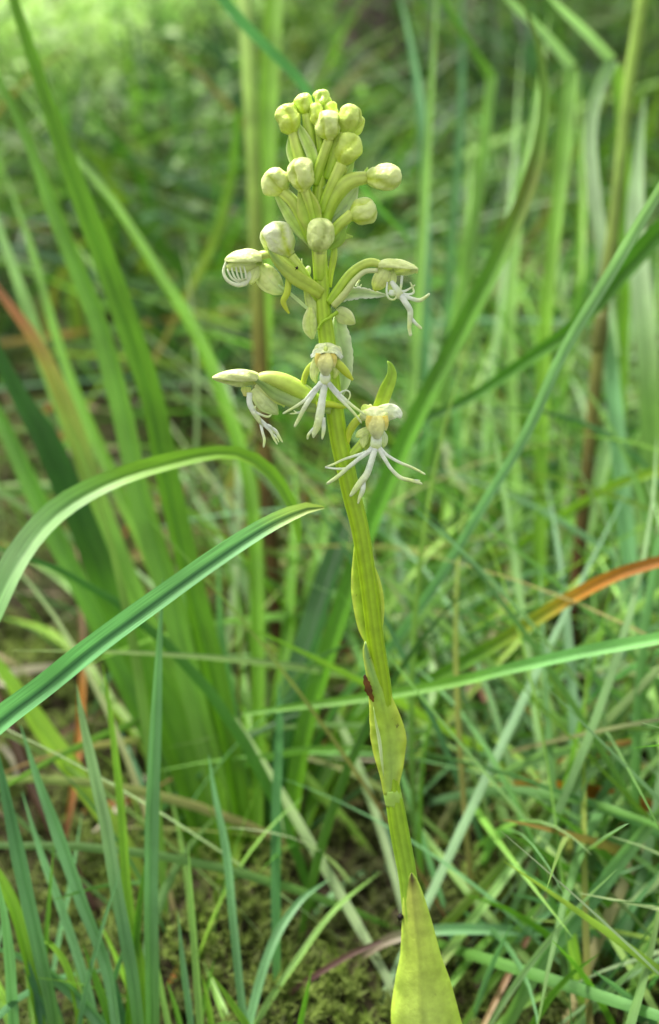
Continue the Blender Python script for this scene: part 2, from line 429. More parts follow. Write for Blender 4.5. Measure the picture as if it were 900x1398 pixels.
bud((476, 190, -10), (494, 158, -8), 10.5, [(455, 240, -6, 6), (476, 189, -9, 6)], 9)
bud((466, 226, 10), (484, 182, 12), 16.5, [(438, 290, 6, 7), (450, 260, 9, 7.5), (466, 224, 10, 8)], 10, seam=.13)
bud((462, 246, -2), (472, 218, 0), 8.5, None, 11, col=(.56, .68, .14))
bud((414, 262, 14), (412, 214, 17), 18, [(430, 306, 6, 6), (424, 282, 9, 6.5), (416, 258, 13, 7)], 12, col=CRM, seam=.17)
bud((391, 262, 2), (362, 236, 3), 18, [(424, 330, 0, 6), (412, 300, 2, 7), (400, 276, 3, 8), (386, 262, 3, 8)], 13, col=PALE2, seam=.18)
bud((497, 243, 3), (549, 240, 4), 17, [(440, 318, 0, 8), (448, 285, 3, 10), (462, 260, 5, 11.5), (480, 246, 5, 10.5), (500, 242, 4, 8.5)], 14, col=PALE2, seam=.17, hook=-.0)
bud((478, 296, 4), (513, 280, 6), 17, [(446, 330, 4, 6.5), (462, 308, 6, 7.5), (480, 292, 5, 7.5)], 15, col=PALE2, seam=.2)
bud((437, 346, 12), (437, 297, 22), 19, [(437, 382, 4, 7), (437, 342, 11, 9)], 16, col=PALE2, col2=(.42, .52, .12), seam=.2, lump=.12)
bud((397, 349, 1), (362, 309, 3), 20.5, [(428, 398, 0, 6), (415, 375, 1, 6.5), (397, 350, 1, 7)], 17, 'half-open bud on the left side of the spike, above the curled flower', col=(.76, .81, .50), seam=.2, lump=.12)

# --- bracts
def bract(pts, cols=None, **kw):
    kw.setdefault('fold', .3)
    return leafpart('bract', pts, cols or [(0, (.42, .64, .06)), (.6, (.54, .74, .14)), (1, (.40, .60, .10))], **kw)
bract([(416, 250, 1, 5), (404, 224, 2, 7), (396, 205, 2, 5.5), (394, 188, 3, .6)], edge=(.6, .72, .34))
bract([(432, 235, 5, 6), (424, 205, 7, 8), (413, 182, 6, 6), (408, 168, 5, .8)], edge=(.62, .73, .3))
bract([(441, 262, 3, 5), (462, 248, 4, 8), (476, 232, 3, 6), (484, 219, 3, .6)], edge=(.5, .66, .2))
bract([(430, 316, 6, 9), (425, 290, 9, 17), (418, 268, 10, 12), (410, 252, 8, 2)], cols=[(0, (.36, .56, .05)), (1, (.42, .58, .06))], cup=.2, edge=(.55, .66, .12), roll=.3, n=30)
bract([(424, 332, 1, 5), (404, 308, 2, 8), (388, 284, 2, 6), (378, 268, 1, 3), (372, 258, 1, .6)], edge=(.55, .68, .25))
bract([(444, 312, -4, 6), (462, 292, -4, 15), (478, 272, -5, 10), (489, 254, -5, 1)], cols=[(0, SIL), (1, (.5, .62, .26))], cup=.2, edge=(.68, .76, .45))
bract([(446, 322, -3, 6), (460, 310, -3, 12), (470, 295, -4, 9), (476, 280, -4, 2)], cols=[(0, (.42, .56, .22)), (1, (.45, .6, .26))])
bract([(448, 338, 5, 5), (462, 326, 6, 9), (467, 314, 6, 6), (469, 304, 6, .8)], cols=[(0, (.34, .54, .06)), (1, (.3, .5, .06))])
bract([(455, 330, 2, 3), (468, 323, 3, 4.5), (482, 323, 2, .8)], n=14)
bract([(497, 243, -3, 4), (500, 236, -3, 4), (502, 228, -4, .6)], n=10)
bract([(440, 402, 10, 8), (424, 391, 13, 9.5), (404, 379, 14, 10), (386, 364, 14, 7.5), (372, 348, 14, 4.5), (365, 335, 13, .8)], cols=[(0, (.46, .62, .05)), (.5, (.42, .55, .07)), (.75, (.30, .44, .08)), (1, (.20, .34, .08))], cup=-.3, edge=(.52, .64, .10), n=36, th=3)
bract([(446, 418, -6, 6), (464, 404, -6, 9), (490, 400, -5, 8), (512, 402, -4, 5), (528, 403, -3, 1.2)], cols=[(0, (.50, .62, .22)), (.5, SIL), (1, (.48, .6, .34))], edge=(.8, .85, .66), ruf=.12, n=34, cup=.2)
bract([(450, 392, -3, 3), (452, 372, 0, 4), (456, 350, 2, 4.5), (457, 332, 2, 3)], cols=[(0, YEL), (1, (.45, .6, .08))], n=18, cup=-.4)
bract([(464, 538, -12, 6), (470, 515, -14, 10), (469, 480, -15, 13), (463, 450, -14, 12), (460, 430, -13, 4)], cols=[(0, (.40, .56, .18)), (.4, (.44, .58, .26)), (1, SIL)], edge=(.64, .74, .44), cup=-.5, ruf=.06, n=34, th=3)
bract([(452, 560, 14, 5), (430, 556, 15, 7.5), (402, 549, 15, 8.5), (376, 538, 14, 8), (356, 523, 14, 4.5), (344, 514, 13, 2.5), (337, 506, 13, .7)], cols=[(0, (.40, .55, .10)), (.45, (.34, .48, .16)), (.7, (.22, .36, .06)), (.9, (.14, .24, .05)), (1, (.05, .07, .02))], edge=(.42, .56, .16), cup=-.4, n=40, th=3)
bract([(511, 566, -6, 6), (519, 553, -6, 9), (527, 533, -6, 9.5), (535, 512, -6, 7), (533, 499, -5, 4), (529, 493, -4, .8)], cols=[(0, YEL), (.6, (.36, .56, .04)), (1, (.30, .50, .06))], cup=.3, n=30)
bract([(424, 425, 4, 1.8), (408, 411, 5, 2.6), (394, 399, 5, 2.2), (380, 389, 4, 1.6)], n=16, cols=[(0, SIL), (1, SIL)])

# --- petals and hoods
def petal(parent, pts, name='petal', cols=None, **kw):
    kw.setdefault('fold', 0.0); kw.setdefault('m', 15)
    return leafpart(name, pts, cols or [(0, (.6, .7, .22)), (.6, PALE2), (1, PALE)], mat=M_PETAL, parent=parent, **kw)
def hood(parent, back, tip, r, arc=4.2, dirn=0.0, seed=0, col=PALE2, col2=(.55, .66, .18), th=1.6, squash=.85, frill=.06, prof_pow=.6):
    """cap-shaped galea: shell round the axis back->tip, open on the side 'dirn' (0 = downwards in the picture)"""
    nt_, na = 26, 30
    r_ = np.random.default_rng(seed)
    b = O(*back); t_ = O(*tip); ax = t_ - b; Ln = np.linalg.norm(ax); ax /= Ln
    dn = -UP * math.cos(dirn) - FW * math.sin(dirn)
    dn = unit(dn - ax * np.dot(dn, ax)); s = np.cross(ax, dn)
    t = np.linspace(0, 1, nt_)
    prof = np.sin(math.pi * (.08 + .9 * t)**.8)**prof_pow
    a0 = math.pi - arc / 2
    th_ = np.linspace(a0, a0 + arc, na)
    V = []; C = []
    for layer in (1, -1):
        G = np.zeros((nt_, na, 3)); K = np.zeros((nt_, na, 3))
        for i in range(nt_):
            u = np.linspace(-1, 1, na)
            g = 1 + .05 * np.sin(3 * th_ + 4 * t[i] + seed) + .04 * np.sin(7 * th_ - 9 * t[i] + seed) + frill * np.abs(u)**4 * np.sin(11 * t[i] + seed + 3 * np.sign(u))
            rad = r * PX(back[1]) * prof[i] * g + layer * th * PX() * .5 * (1 - .6 * np.abs(u)**3)
            G[i] = b + ax * Ln * t[i] + dn * (np.cos(th_) * rad * squash)[:, None] + s * (np.sin(th_) * rad)[:, None]
            w = np.clip(np.exp(-((np.abs(u) - .45) / .08)**2) * .6 + .25 * (1 - t[i]) + .4 * np.maximum(0, np.cos(9 * th_ + 1.2 * math.sin(5 * t[i]) + seed))**5, 0, 1)[:, None]
            K[i] = np.asarray(col) * (1 - w) + np.asarray(col2) * w
        V.append(G); C.append(K)
    q = 2 * na
    VV = np.concatenate([V[0], V[1][:, ::-1]], 1); CC = np.concatenate([C[0], C[1][:, ::-1]], 1)
    fs = strip_faces(nt_, q, True)
    fs.append(tuple(reversed(range(q)))); fs.append(tuple((nt_ - 1) * q + j for j in range(q)))
    mb = MB(); mb.add(VV, fs, CC.reshape(-1, 3))
    return mb.build('hood', M_PETAL, parent)
def lip(parent, lobes, name='lip', c0=WHT, c1=(.76, .90, .34)):
    """lobes: list of paths (x,y,z,r) joined in one mesh"""
    mb = MB()
    for pts in lobes:
        n = max(10, len(pts) * 6)
        P, R = opath(pts, n)
        Rm = R.copy(); Rm[-1] *= .5
        tube(mb, P, Rm, ramp([(0, c0), (.35, WHT if c0 == WHT else c0), (.8, c1), (1, (.70, .80, .45))], np.linspace(0, 1, n)), 10, .7)
    return mb.build(name, M_PETAL, parent)
def spur(parent, pts, cols=None):
    return pedicel(parent, pts, cols or [(0, (.55, .68, .08)), (.6, (.52, .64, .05)), (1, (.58, .66, .05))], 24, 0, 'spur', .8, .0)

# flower 1: left, lip still curled into a cage
f = sub('flower', orchid, 'left flower whose fringed lip is still curled in a ring under its hood')
pedicel(f, [(436, 408, 2, 7), (415, 382, 4, 7), (392, 360, 6, 6.5), (372, 347, 7, 6), (352, 350, 7, 6)], n=30, name='ovary')
hood(f, (358, 356, 8), (307, 357, 8), 15.5, 4.3, .25, 3, squash=1.0)
petal(f, [(350, 360, 12, 5), (338, 362, 14, 10), (322, 362, 13, 9), (310, 366, 12, 3)], cup=-.35, n=18)
petal(f, [(350, 362, 9, 4), (346, 374, 11, 9), (343, 384, 11, 5), (342, 388, 11, 1.5)], cup=-.2, n=14)
petal(f, [(345, 362, 3, 3), (358, 371, 4, 14), (369, 383, 4, 16.5), (380, 394, 3, 11), (388, 400, 2, 2)], name='sepal', cup=-.35, n=26, cols=[(0, PALE), (.5, PALE2), (1, (.5, .64, .22))], roll=.1)
ring = [[(309, 358, 8, 1.8), (305.5, 371, 9, 2.2), (311, 383, 10, 2.4), (324, 389, 10, 3), (335, 386, 10, 4), (341, 377, 10, 4.5), (342, 369, 9, 3)]]
for k in range(5):
    ring.append([(311 + 5.5 * k, 360 + k * .6, 10 + k, 1.1), (311.5 + 6 * k, 370 + k * .8, 13 + k, 1.35), (318 + 4.6 * k, 381 + k * .1, 13 + k * .5, 1.35), (329 + 2 * k, 386 - k * 1.6, 11, 1.3)])
lip(f, ring, c0=(.78, .84, .55), c1=(.80, .85, .58))
spur(f, [(396, 370, 6, 4), (394, 385, 8, 4.5), (392, 400, 9, 4.6), (387, 411, 9, 4), (390, 420, 9, 3), (395, 428, 9, 1.2)])
# loose petals at the left and right of the stem below flower 1
f = sub('flower', orchid, 'spent flower pressed to the left and right of the stem, showing rounded petals')
petal(f, [(417, 388, 3, 4), (424, 403, 5, 9), (428, 420, 5, 10), (429, 438, 4, 7), (429, 448, 3, 2)], cup=-.3, n=26, cols=[(0, YEL), (.4, (.56, .68, .2)), (1, (.56, .68, .2))])
petal(f, [(424, 420, 7, 4), (423, 436, 9, 9.5), (424, 450, 9, 9.5), (427, 463, 8, 2)], cup=-.35, n=26, cols=[(0, PALE), (1, (.52, .66, .16))], edge=(.68, .76, .34))
petal(f, [(458, 428, 4, 6), (464, 429, 5, 11), (474, 434, 5, 10.5), (482, 440, 4, 5), (485, 442, 4, 1)], cup=-.3, n=22, cols=[(0, (.6, .7, .24)), (1, (.58, .70, .2))], edge=(.72, .78, .4))
pedicel(f, [(434, 450, 12, 1.6), (440, 440, 14, 2), (450, 434, 14, 2.4), (461, 426, 11, 2.8)], [(0, YELG), (1, YELG)], name='spur', ridges=0)
lip(f, [[(411, 368, 0, 1), (410, 360, 0, 1.2), (408, 353, 0, 1.2)], [(411, 368, 0, 1), (412, 358, 0, 1), (412, 353, 0, 1)], [(416, 380, -3, 5), (420, 370, -3, 5), (422, 363, -3, 2)], [(449, 390, -4, 2), (448, 375, -4, 2), (447, 362, -4, 1.2)]], c0=PALE2)
# flower 3: right
f = sub('flower', orchid, 'right flower with an arched ovary, hood tipped to the right and fringed lip below')
pedicel(f, [(450, 414, 4, 7), (462, 396, 6, 7), (478, 374, 8, 6.2), (494, 362, 8, 6), (508, 358, 8, 6), (522, 362, 7, 5)], n=34, name='ovary')
pedicel(f, [(455, 418, 8, 5), (470, 402, 11, 5), (484, 383, 12, 4), (498, 371, 11, 3.6), (516, 369, 9, 3.4)], [(0, (.6, .7, .2)), (1, (.72, .78, .4))], n=28, name='spur', ridges=0)
hood(f, (516, 366, 6), (571, 369, 6), 14.5, 3.9, .2, 8, squash=.85)
petal(f, [(562, 366, 6, 6), (567, 369, 6, 4), (570, 373, 6, 1)], n=10, name='petal')
petal(f, [(527, 368, 10, 9), (521, 380, 11, 11.5), (515, 390, 10, 9), (511, 397, 9, 2)], name='sepal', cup=-.35, n=20, cols=[(0, PALE2), (.6, (.66, .74, .22)), (1, YEL)])
petal(f, [(530, 370, 6, 8), (533, 380, 6, 9), (533, 390, 5, 6), (532, 398, 5, 1)], cup=-.2, n=16)
lip(f, [[(534, 384, 9, 3), (541, 394, 10, 4.5), (545, 402, 10, 6.5), (547, 408, 10, 4)],
        [(545, 400, 11, 4), (553, 412, 12, 4.2), (560, 424, 12, 4), (560, 436, 12, 3.6), (559, 448, 12, 2.6), (561, 459, 12, 2.2)],
        [(561, 434, 12, 2.6), (568, 442, 12, 2.2), (576, 449, 12, 1.8)], [(568, 442, 12, 1.4), (574, 445, 12, .9)],
        [(547, 402, 11, 3), (560, 407, 11, 2.8), (573, 410, 10, 2.8), (582, 405, 10, 2.2), (587, 401, 10, 1.6)],
        [(547, 399, 11, 2), (556, 396, 11, 1.5), (567, 389, 11, 1)], [(549, 401, 11, 2), (558, 402, 11, 1.5), (565, 399, 11, 1.4), (562, 389, 11, 1.1), (560, 385, 11, .8)],
        [(549, 376, 9, 1.8), (548, 388, 9, 1.7), (546, 400, 10, 1.7)], [(529, 385, 10, 1.3), (528, 398, 11, 1.4), (531, 407, 12, 1.4), (538, 409, 12, 1.3), (543, 403, 12, 1.4)],
        [(531, 398, 11, 3), (536, 400, 11, 4.5), (542, 400, 10, 3)]])
lip(f, [[(487, 391, -4, 2.4), (489, 386, -4, 1.8), (492, 382, -4, .9)], [(482, 393, -4, 2), (483, 388, -4, .9)], [(491, 392, -4, 1.6), (494, 388, -4, .7)]], name='fringe', c0=(.7, .78, .5))
# flower 4: lower left in side view
f = sub('flower', orchid, 'lower left flower in side view with a pointed hood and drooping fringed lip')
pedicel(f, [(458, 560, 4, 6), (436, 550, 7, 9), (412, 535, 9, 11.5), (388, 522, 9, 11.5), (366, 516, 8, 9), (346, 519, 7, 6)], n=36, name='ovary', ridges=7)
hood(f, (354, 518, 6), (290, 516, 5), 16, 4.4, .15, 13, col=(.80, .90, .36), squash=.8, prof_pow=.75)
petal(f, [(347, 530, 8, 8), (356, 540, 9, 13), (366, 552, 9, 13), (376, 562, 8, 6), (380, 566, 8, 1)], name='sepal', cup=-.25, n=24, cols=[(0, PALE2), (.5, (.6, .7, .3)), (1, (.5, .64, .22))])
petal(f, [(350, 524, 9, 5), (366, 535, 10, 8), (380, 545, 9, 7), (387, 552, 8, 3.5), (388, 556, 8, .8)], cup=-.3, n=20, cols=[(0, PALE2), (1, PALE)])
petal(f, [(336, 528, 5, 6), (336, 534, 6, 7), (334, 541, 6, 1.5)], n=12, cols=[(0, PALE), (1, (.7, .66, .2))])
lip(f, [[(341, 536, 8, 4), (341, 550, 9, 4), (347, 563, 9, 3.8), (355, 575, 9, 3.4), (360, 583, 9, 1.6)],
        [(355, 573, 9, 2.2), (358, 588, 9, 1.8), (361, 600, 9, 1.9), (360, 611, 9, 1.4)],
        [(354, 572, 9, 2.6), (363, 581, 9, 3), (370, 589, 9, 2.4), (375, 600, 9, 1.6), (379, 607, 9, .9)], [(366, 582, 9, 2.4), (376, 588, 9, 2.4), (381, 596, 9, 1.8), (386, 604, 9, 1.1)],
        [(370, 590, 9, 1.2), (378, 598, 9, 1.2), (381, 604, 9, .9)], [(360, 579, 9, 2), (369, 583, 9, 2.6), (378, 592, 9, 1.8)],
        [(344, 560, 9, 2), (356, 566, 10, 1.5), (366, 569, 10, 1.6), (371, 566, 10, .8)], [(342, 560, 9, 1.3), (347, 559, 10, 1.5), (349, 554, 10, 1.2)]])
# flower 5: facing the viewer in front of the stem
def face(f, cx, cy, z, s=1.0):
    """column with two orange pollen pouches, white throat"""
    mb = MB()
    P, R = opath([(cx - 1, cy - 16 * s, z, 7 * s), (cx, cy - 8 * s, z + 3, 9 * s), (cx, cy, z + 4, 7.5 * s), (cx, cy + 7 * s, z + 2, 3 * s)], 16)
    tube(mb, P, R, ramp([(0, (.74, .70, .22)), (.6, (.70, .74, .28)), (1, (.74, .80, .5))], np.linspace(0, 1, 16)), 14, .6, 3, .18)
    mb.build('column', M_PETAL, f)
    for sx in (-1, 1):
        mb = MB(); P, R = opath([(cx + sx * 7.5 * s, cy - 17 * s, z + 1, 3.5 * s), (cx + sx * 8.5 * s, cy - 10 * s, z + 2, 3.8 * s), (cx + sx * 7.5 * s, cy - 2 * s, z + 2, 2.6 * s)], 12)
        tube(mb, P, R, ramp([(0, ORA), (.6, (.80, .72, .18)), (1, (.78, .84, .34))], np.linspace(0, 1, 12)), 10, .7)
        mb.build('anther', M_PETAL, f)
f = sub('flower', orchid, 'middle flower facing the camera in front of the stem, white lip lobes splayed')
pedicel(f, [(452, 545, 2, 6), (449, 520, 6, 8), (447, 490, 8, 8)], n=14, name='ovary')
hood(f, (447, 477, 4), (446, 485, 24), 19, 4.2, 0, 21, squash=.62, frill=.16, col=(.84, .92, .48))
petal(f, [(437, 484, 18, 6), (431, 500, 17, 7), (429, 514, 16, 5.5), (432, 523, 15, 1.5)], cup=-.2, n=16, wav=.25)
petal(f, [(455, 484, 18, 6), (459, 496, 17, 7), (459, 508, 16, 5), (456, 517, 15, 1.5)], cup=-.2, n=16, wav=.25)
petal(f, [(425, 487, 18, 2.5), (436, 480, 23, 5), (448, 477, 25, 5.5), (460, 481, 23, 5), (467, 489, 19, 2.5)], n=22, wav=.35, cup=.3, cols=[(0, WHT), (.5, PALE2), (1, WHT)], ruf=.15, roll=.5)
lip(f, [[(445, 480, 26, 3), (445, 474, 24, 3), (444, 469, 20, 1.8)]], name='hood_tip', c0=PALE)
face(f, 445, 504, 24, 1.25)
spur(f, [(432, 494, 10, 4.5), (421, 504, 10, 4.3), (415, 520, 9, 4), (415, 538, 8, 3.2), (420, 550, 6, 2)])
spur(f, [(458, 494, 16, 6), (466, 501, 17, 6), (474, 510, 18, 4.8), (482, 519, 18, 1.6)])
lip(f, [[(444, 505, 22, 5), (444, 514, 22, 7.5), (444, 522, 22, 6.5), (444, 528, 22, 4)],
        [(444, 520, 22, 5), (440, 545, 23, 5), (437, 565, 23, 6), (434, 580, 23, 5.5), (429, 592, 23, 3.6), (428, 598, 23, 1.2)], [(434, 580, 23, 3), (425, 589, 23, 2), (421, 594, 23, 1.8), (420, 600, 23, 1.2)],
        [(441, 570, 23, 3.5), (442, 586, 23, 3), (440, 600, 23, 1.3)],
        [(441, 521, 22, 4), (428, 534, 22, 3.2), (417, 546, 21, 2.6), (402, 556, 20, 2), (386, 565, 20, 1.4)],
        [(439, 522, 23, 4), (426, 540, 22, 3.6), (414, 560, 22, 3.2), (408, 572, 22, 2.6), (402, 583, 22, 1.8)], [(417, 556, 22, 1.8), (409, 563, 22, 1.3), (396, 565, 22, 1)], [(413, 562, 22, 1.2), (405, 563, 22, 1), (401, 560, 22, .8)],
        [(447, 521, 22, 3.5), (458, 533, 22, 3), (472, 546, 21, 2.2), (484, 556, 20, 2), (498, 566, 20, 1.5)],
        [(448, 523, 23, 3.5), (461, 540, 22, 2.8), (476, 556, 22, 2.2), (486, 567, 22, 1.8), (494, 578, 22, 1.2)], [(463, 537, 22, 1.4), (472, 533, 22, 1.1), (477, 535, 22, 1.1), (478, 541, 22, 1), (475, 547, 22, .9)]])
pedicel(f, [(432, 553, 16, 5), (452, 552, 17, 4.5), (465, 555, 16, 3.4), (475, 556, 15, 1)], [(0, YEL), (1, YEL)], name='spur', ridges=0)
# flower 6: lowest, right of the stem
f = sub('flower', orchid, 'lowest flower right of the stem with long white splayed lip lobes')
pedicel(f, [(470, 640, 2, 6), (480, 622, 3, 6.2), (494, 606, 3, 6.5), (506, 588, 3, 7)], n=20, name='ovary')
hood(f, (511, 565, 0), (515, 574, 24), 20, 4.0, 0, 31, squash=.66, frill=.18, col=(.84, .92, .44))
petal(f, [(512, 566, 14, 8), (525, 563, 14, 11), (537, 563, 13, 11), (545, 567, 12, 6), (547, 571, 12, 1.2)], cup=-.25, n=20, cols=[(0, PALE2), (1, WHT)], wav=.2)
petal(f, [(511, 564, 8, 4), (504, 560, 10, 8), (499, 556, 10, 7), (498, 552, 10, 2)], cup=-.35, n=14, cols=[(0, PALE2), (1, PALE)])
petal(f, [(507, 585, 13, 5), (497, 590, 13, 6), (490, 594, 13, 5), (487, 597, 12, 2)], cup=-.2, n=14, wav=.3)
petal(f, [(499, 592, 12, 5), (497, 602, 12, 6), (496, 612, 12, 1.4)], n=12, cup=-.2)
petal(f, [(521, 588, 10, 3), (525, 597, 9, 4.5), (525, 606, 8, 3.5), (523, 611, 8, 1)], n=12, wav=.2, cols=[(0, WHT), (1, (.6, .72, .24))])
petal(f, [(503, 590, 8, 4), (501, 604, 7, 5), (500, 616, 6, 1.5)], n=12, cols=[(0, (.5, .62, .1)), (1, (.5, .62, .1))])
face(f, 515, 590, 22, 1.3)
spur(f, [(500, 566, 6, 4), (488, 574, 6, 5.5), (478, 588, 5, 5.5), (474, 604, 3, 3.6), (474, 613, 2, 1.5)])
lip(f, [[(514, 590, 19, 6), (514, 600, 19, 7.5), (513, 610, 19, 7.5), (512, 617, 19, 4)],
        [(510, 610, 20, 3.5), (502, 617, 20, 3), (486, 622, 20, 2), (470, 627, 19, 1.7), (455, 634, 18, 1.5), (444, 638, 18, 1)], [(444, 638, 18, 1), (460, 640, 18, 1.5), (475, 639, 19, 2), (486, 632, 20, 1.6)],
        [(509, 613, 21, 3.5), (496, 622, 21, 3), (478, 636, 21, 2.8), (462, 650, 20, 2.8), (446, 661, 20, 2)],
        [(512, 612, 21, 4.5), (507, 630, 22, 4.3), (501, 647, 22, 4.6), (494, 657, 22, 5), (486, 667, 22, 4), (478, 678, 22, 1.8)], [(496, 655, 22, 3.5), (495, 670, 22, 3.5), (491, 680, 22, 2.4), (489, 688, 22, 1)],
        [(518, 611, 20, 3), (528, 621, 20, 2.2), (545, 631, 19, 2), (562, 638, 19, 1.8), (572, 643, 18, 1.6), (581, 648, 18, 1.2)],
        [(517, 612, 21, 3.2), (525, 626, 21, 2.8), (534, 640, 21, 2.5), (547, 652, 21, 2.7), (562, 656, 20, 2.5), (572, 659, 20, 2.2), (577, 661, 20, 1.1)], [(566, 656, 20, 1.5), (574, 656, 20, .9)]])
# tiny black specks of debris, built with thin insect-like legs
def speck(px, py, z, r, label, seed):
    o = bpy.data.objects.new('dark_speck', None)
    mb = MB(); P, R = opath([(px, py - r, z, r * .4), (px + r * .2, py - r * .3, z, r), (px, py + r * .5, z, r * .8), (px - r * .2, py + r * 1.1, z, r * .3)], 8)
    tube(mb, P, R, np.tile((.02, .015, .012), (8, 1)), 8)
    for k in range(4):
        a = seed + k * 1.6
        P, R = opath([(px, py, z, .5), (px + math.cos(a) * r * 1.1, py + math.sin(a) * r * 1.1, z + 1, .4), (px + math.cos(a) * r * 1.8, py + math.sin(a) * r * 1.9, z - 1, .3)], 5)
        tube(mb, P, R, np.tile((.02, .015, .012), (5, 1)), 5)
    bpy.data.objects.remove(o)
    return tag(mb.build('debris_speck', M_CULM), label, 'debris')
speck(546, 1252, 6, 4.2, 'tiny black speck of debris on the left edge of the stem beside the lowest leaf', .3)
speck(448, 562, 13, 2, 'tiny black speck of debris on the orchid stem just below the middle flower', 1.1)
speck(405, 366, 20, 1.8, 'tiny dark speck on the left bract of the orchid spike', 2.1)

# ================================================================== GRASS BLADES traced one by one
BR = (.20, .40, .03); MD = (.12, .29, .025); DK = (.045, .15, .02); BL = (.17, .37, .15); PL = (.32, .50, .22); LT = (.24, .44, .09); YG = (.30, .46, .05)
RB = (.22, .09, .045); OR = (.55, .22, .03); TN = (.42, .33, .15); OL = (.18, .24, .05); BN = (.10, .05, .02); TEAL = (.09, .24, .10)
def gpath(pts, d0, d1, n, dmid=None):
    """pts (x,y,w) base->tip; depth runs from d0 at base to d1 at tip (dmid optional half way)"""
    S = spline(pts, n)
    k = np.r_[0, np.cumsum(np.linalg.norm(np.diff(S[:, :2], axis=0), axis=1))]; k /= k[-1]
    if dmid is None:
        e = k**1.2; d = d0 * (1 - e) + d1 * e
    else:
        d = np.interp(k, [0, .5, 1], [d0, dmid, d1])
        d = np.convolve(np.r_[[d[0]] * 4, d, [d[-1]] * 4], np.ones(9) / 9, 'valid')
    P = np.array([W(a[0], a[1], dd) for a, dd in zip(S, d)])
    hw = np.maximum(S[:, 2], .6) * .5 * d / F
    return P, hw, k
def wpts(pts, w, tip=True, root=.75):
    n = len(pts); out = []
    for i, p in enumerate(pts):
        if len(p) == 3: out.append(p); continue
        t = i / (n - 1)
        s = min(1, root + t * 2)
        if tip: s *= min(1, (1 - t) / .42 + .03)**.8
        out.append((p[0], p[1], w * s))
    return out
NB = [0]
def blade(parent, pts, w, cols, d1, d0=None, name='leaf_blade', tip=True, roll=None, fold=.4, n=None, rib=(.72, .8, .7), dmid=None, mat=None, label=None):
    NB[0] += 1; sd = NB[0]
    r_ = random.Random(sd)
    if d0 is None: d0 = gd(pts[0][1])
    if not isinstance(cols, list): cols = [(0, tuple(.85 * a + .15 * b for a, b in zip(cols, YG))), (.3, cols), (1, tuple(min(1, c * 1.15) for c in cols))]
    if parent is not None and parent.name in ('sedge_tussock', 'sedge_tussock.002'): w = w * 1.2
    if parent is not None and parent.name in ('sedge_tussock', 'sedge_tussock.001'):
        cols = [(t_, (c_[0] * .68, c_[1] * .8, c_[2] * .5)) for t_, c_ in cols]
    n = n or 34
    P, hw, k = gpath(wpts(pts, w, tip), d0, d1, n, dmid)
    if roll is None:
        a = r_.uniform(-.75, .75); roll = a + (k - .5) * r_.uniform(-.6, .6)
    mb = MB()
    sheet(mb, P, hw / max(.6, math.cos(float(np.mean(roll)))), ramp(cols, k), roll, fold, 0, 7, .05, sd, None, rib)
    return mb.build(name, mat or M_BLADE, parent, label)

T1 = thing('sedge_tussock', 'big tussock of broad bright green blades leaning up to the left', 'sedge tussock', tuple(W(320, 1180, gd(1180))))
B = blade
B(T1, [(340, 1200), (322, 1080), (292, 930), (262, 810), (225, 650), (205, 550), (170, 440), (130, 330), (90, 220), (50, 100), (10, -30), (-20, -200)], 27, BR, .36, rib=(.6, .7, .6))
B(T1, [(320, 1190), (300, 1080), (270, 960), (240, 830), (200, 700), (168, 550), (135, 430), (85, 310), (40, 190), (-20, 60), (-60, -60)], 23, LT, .38)
B(T1, [(300, 1180), (270, 1050), (235, 930), (200, 850), (150, 730), (90, 560), (50, 470), (0, 400), (-60, 320)], 21, [(0, BR), (.5, LT), (.75, (.34, .32, .07)), (.85, (.42, .14, .06)), (1, RB)], .40)
B(T1, [(290, 1190), (255, 1060), (215, 950), (165, 850), (100, 690), (60, 600), (30, 550), (-20, 450), (-90, 300)], 32, [(0, BR), (.4, MD), (.55, (.03, .11, .012)), (1, DK)], .37, fold=.3)
B(T1, [(280, 1190), (240, 1080), (190, 970), (125, 830), (60, 700), (10, 590), (-20, 530), (-80, 380)], 22, MD, .42)
B(T1, [(310, 1200), (300, 1060), (285, 950), (262, 880), (235, 800), (185, 640), (160, 540), (120, 400), (80, 290), (30, 170), (-20, 60)], 19, BR, .43)
B(T1, [(350, 1220), (352, 1000), (350, 820), (345, 700), (335, 640), (310, 560), (270, 460), (215, 370), (150, 270), (80, 190), (10, 100)], 15, BR, .47)
B(T1, [(215, 1245), (160, 1145), (110, 1070), (60, 1000), (10, 925), (-60, 830)], 22, [(0, (.34, .42, .10)), (.5, YG), (1, BR)], .36)
B(T1, [(318, 1210), (305, 1120), (285, 1020), (262, 940), (240, 880), (215, 800), (190, 700)], 15, BR, .37)
B(T1, [(330, 1190), (300, 1020), (262, 900), (240, 850), (205, 760), (130, 600), (90, 500), (40, 330), (0, 220)], 16, [(0, YG), (.5, BR), (1, LT)], .46)
B(T1, [(300, 1190), (250, 1040), (205, 930), (165, 800), (120, 650), (70, 520), (30, 400), (-5, 300), (-60, 120)], 18, [(0, YG), (.5, BR), (.8, PL), (1, BL)], .45)
B(T1, [(285, 1160), (230, 1010), (180, 900), (130, 830), (70, 780), (0, 740)], 14, LT, .46)
B(T1, [(325, 1190), (305, 1010), (270, 900), (255, 780), (232, 660), (215, 560), (190, 480), (140, 380), (100, 330)], 18, BR, .48)
B(T1, [(275, 1180), (235, 1090), (190, 1010), (150, 960), (110, 900), (60, 860), (-10, 840)], 13, YG, .44)

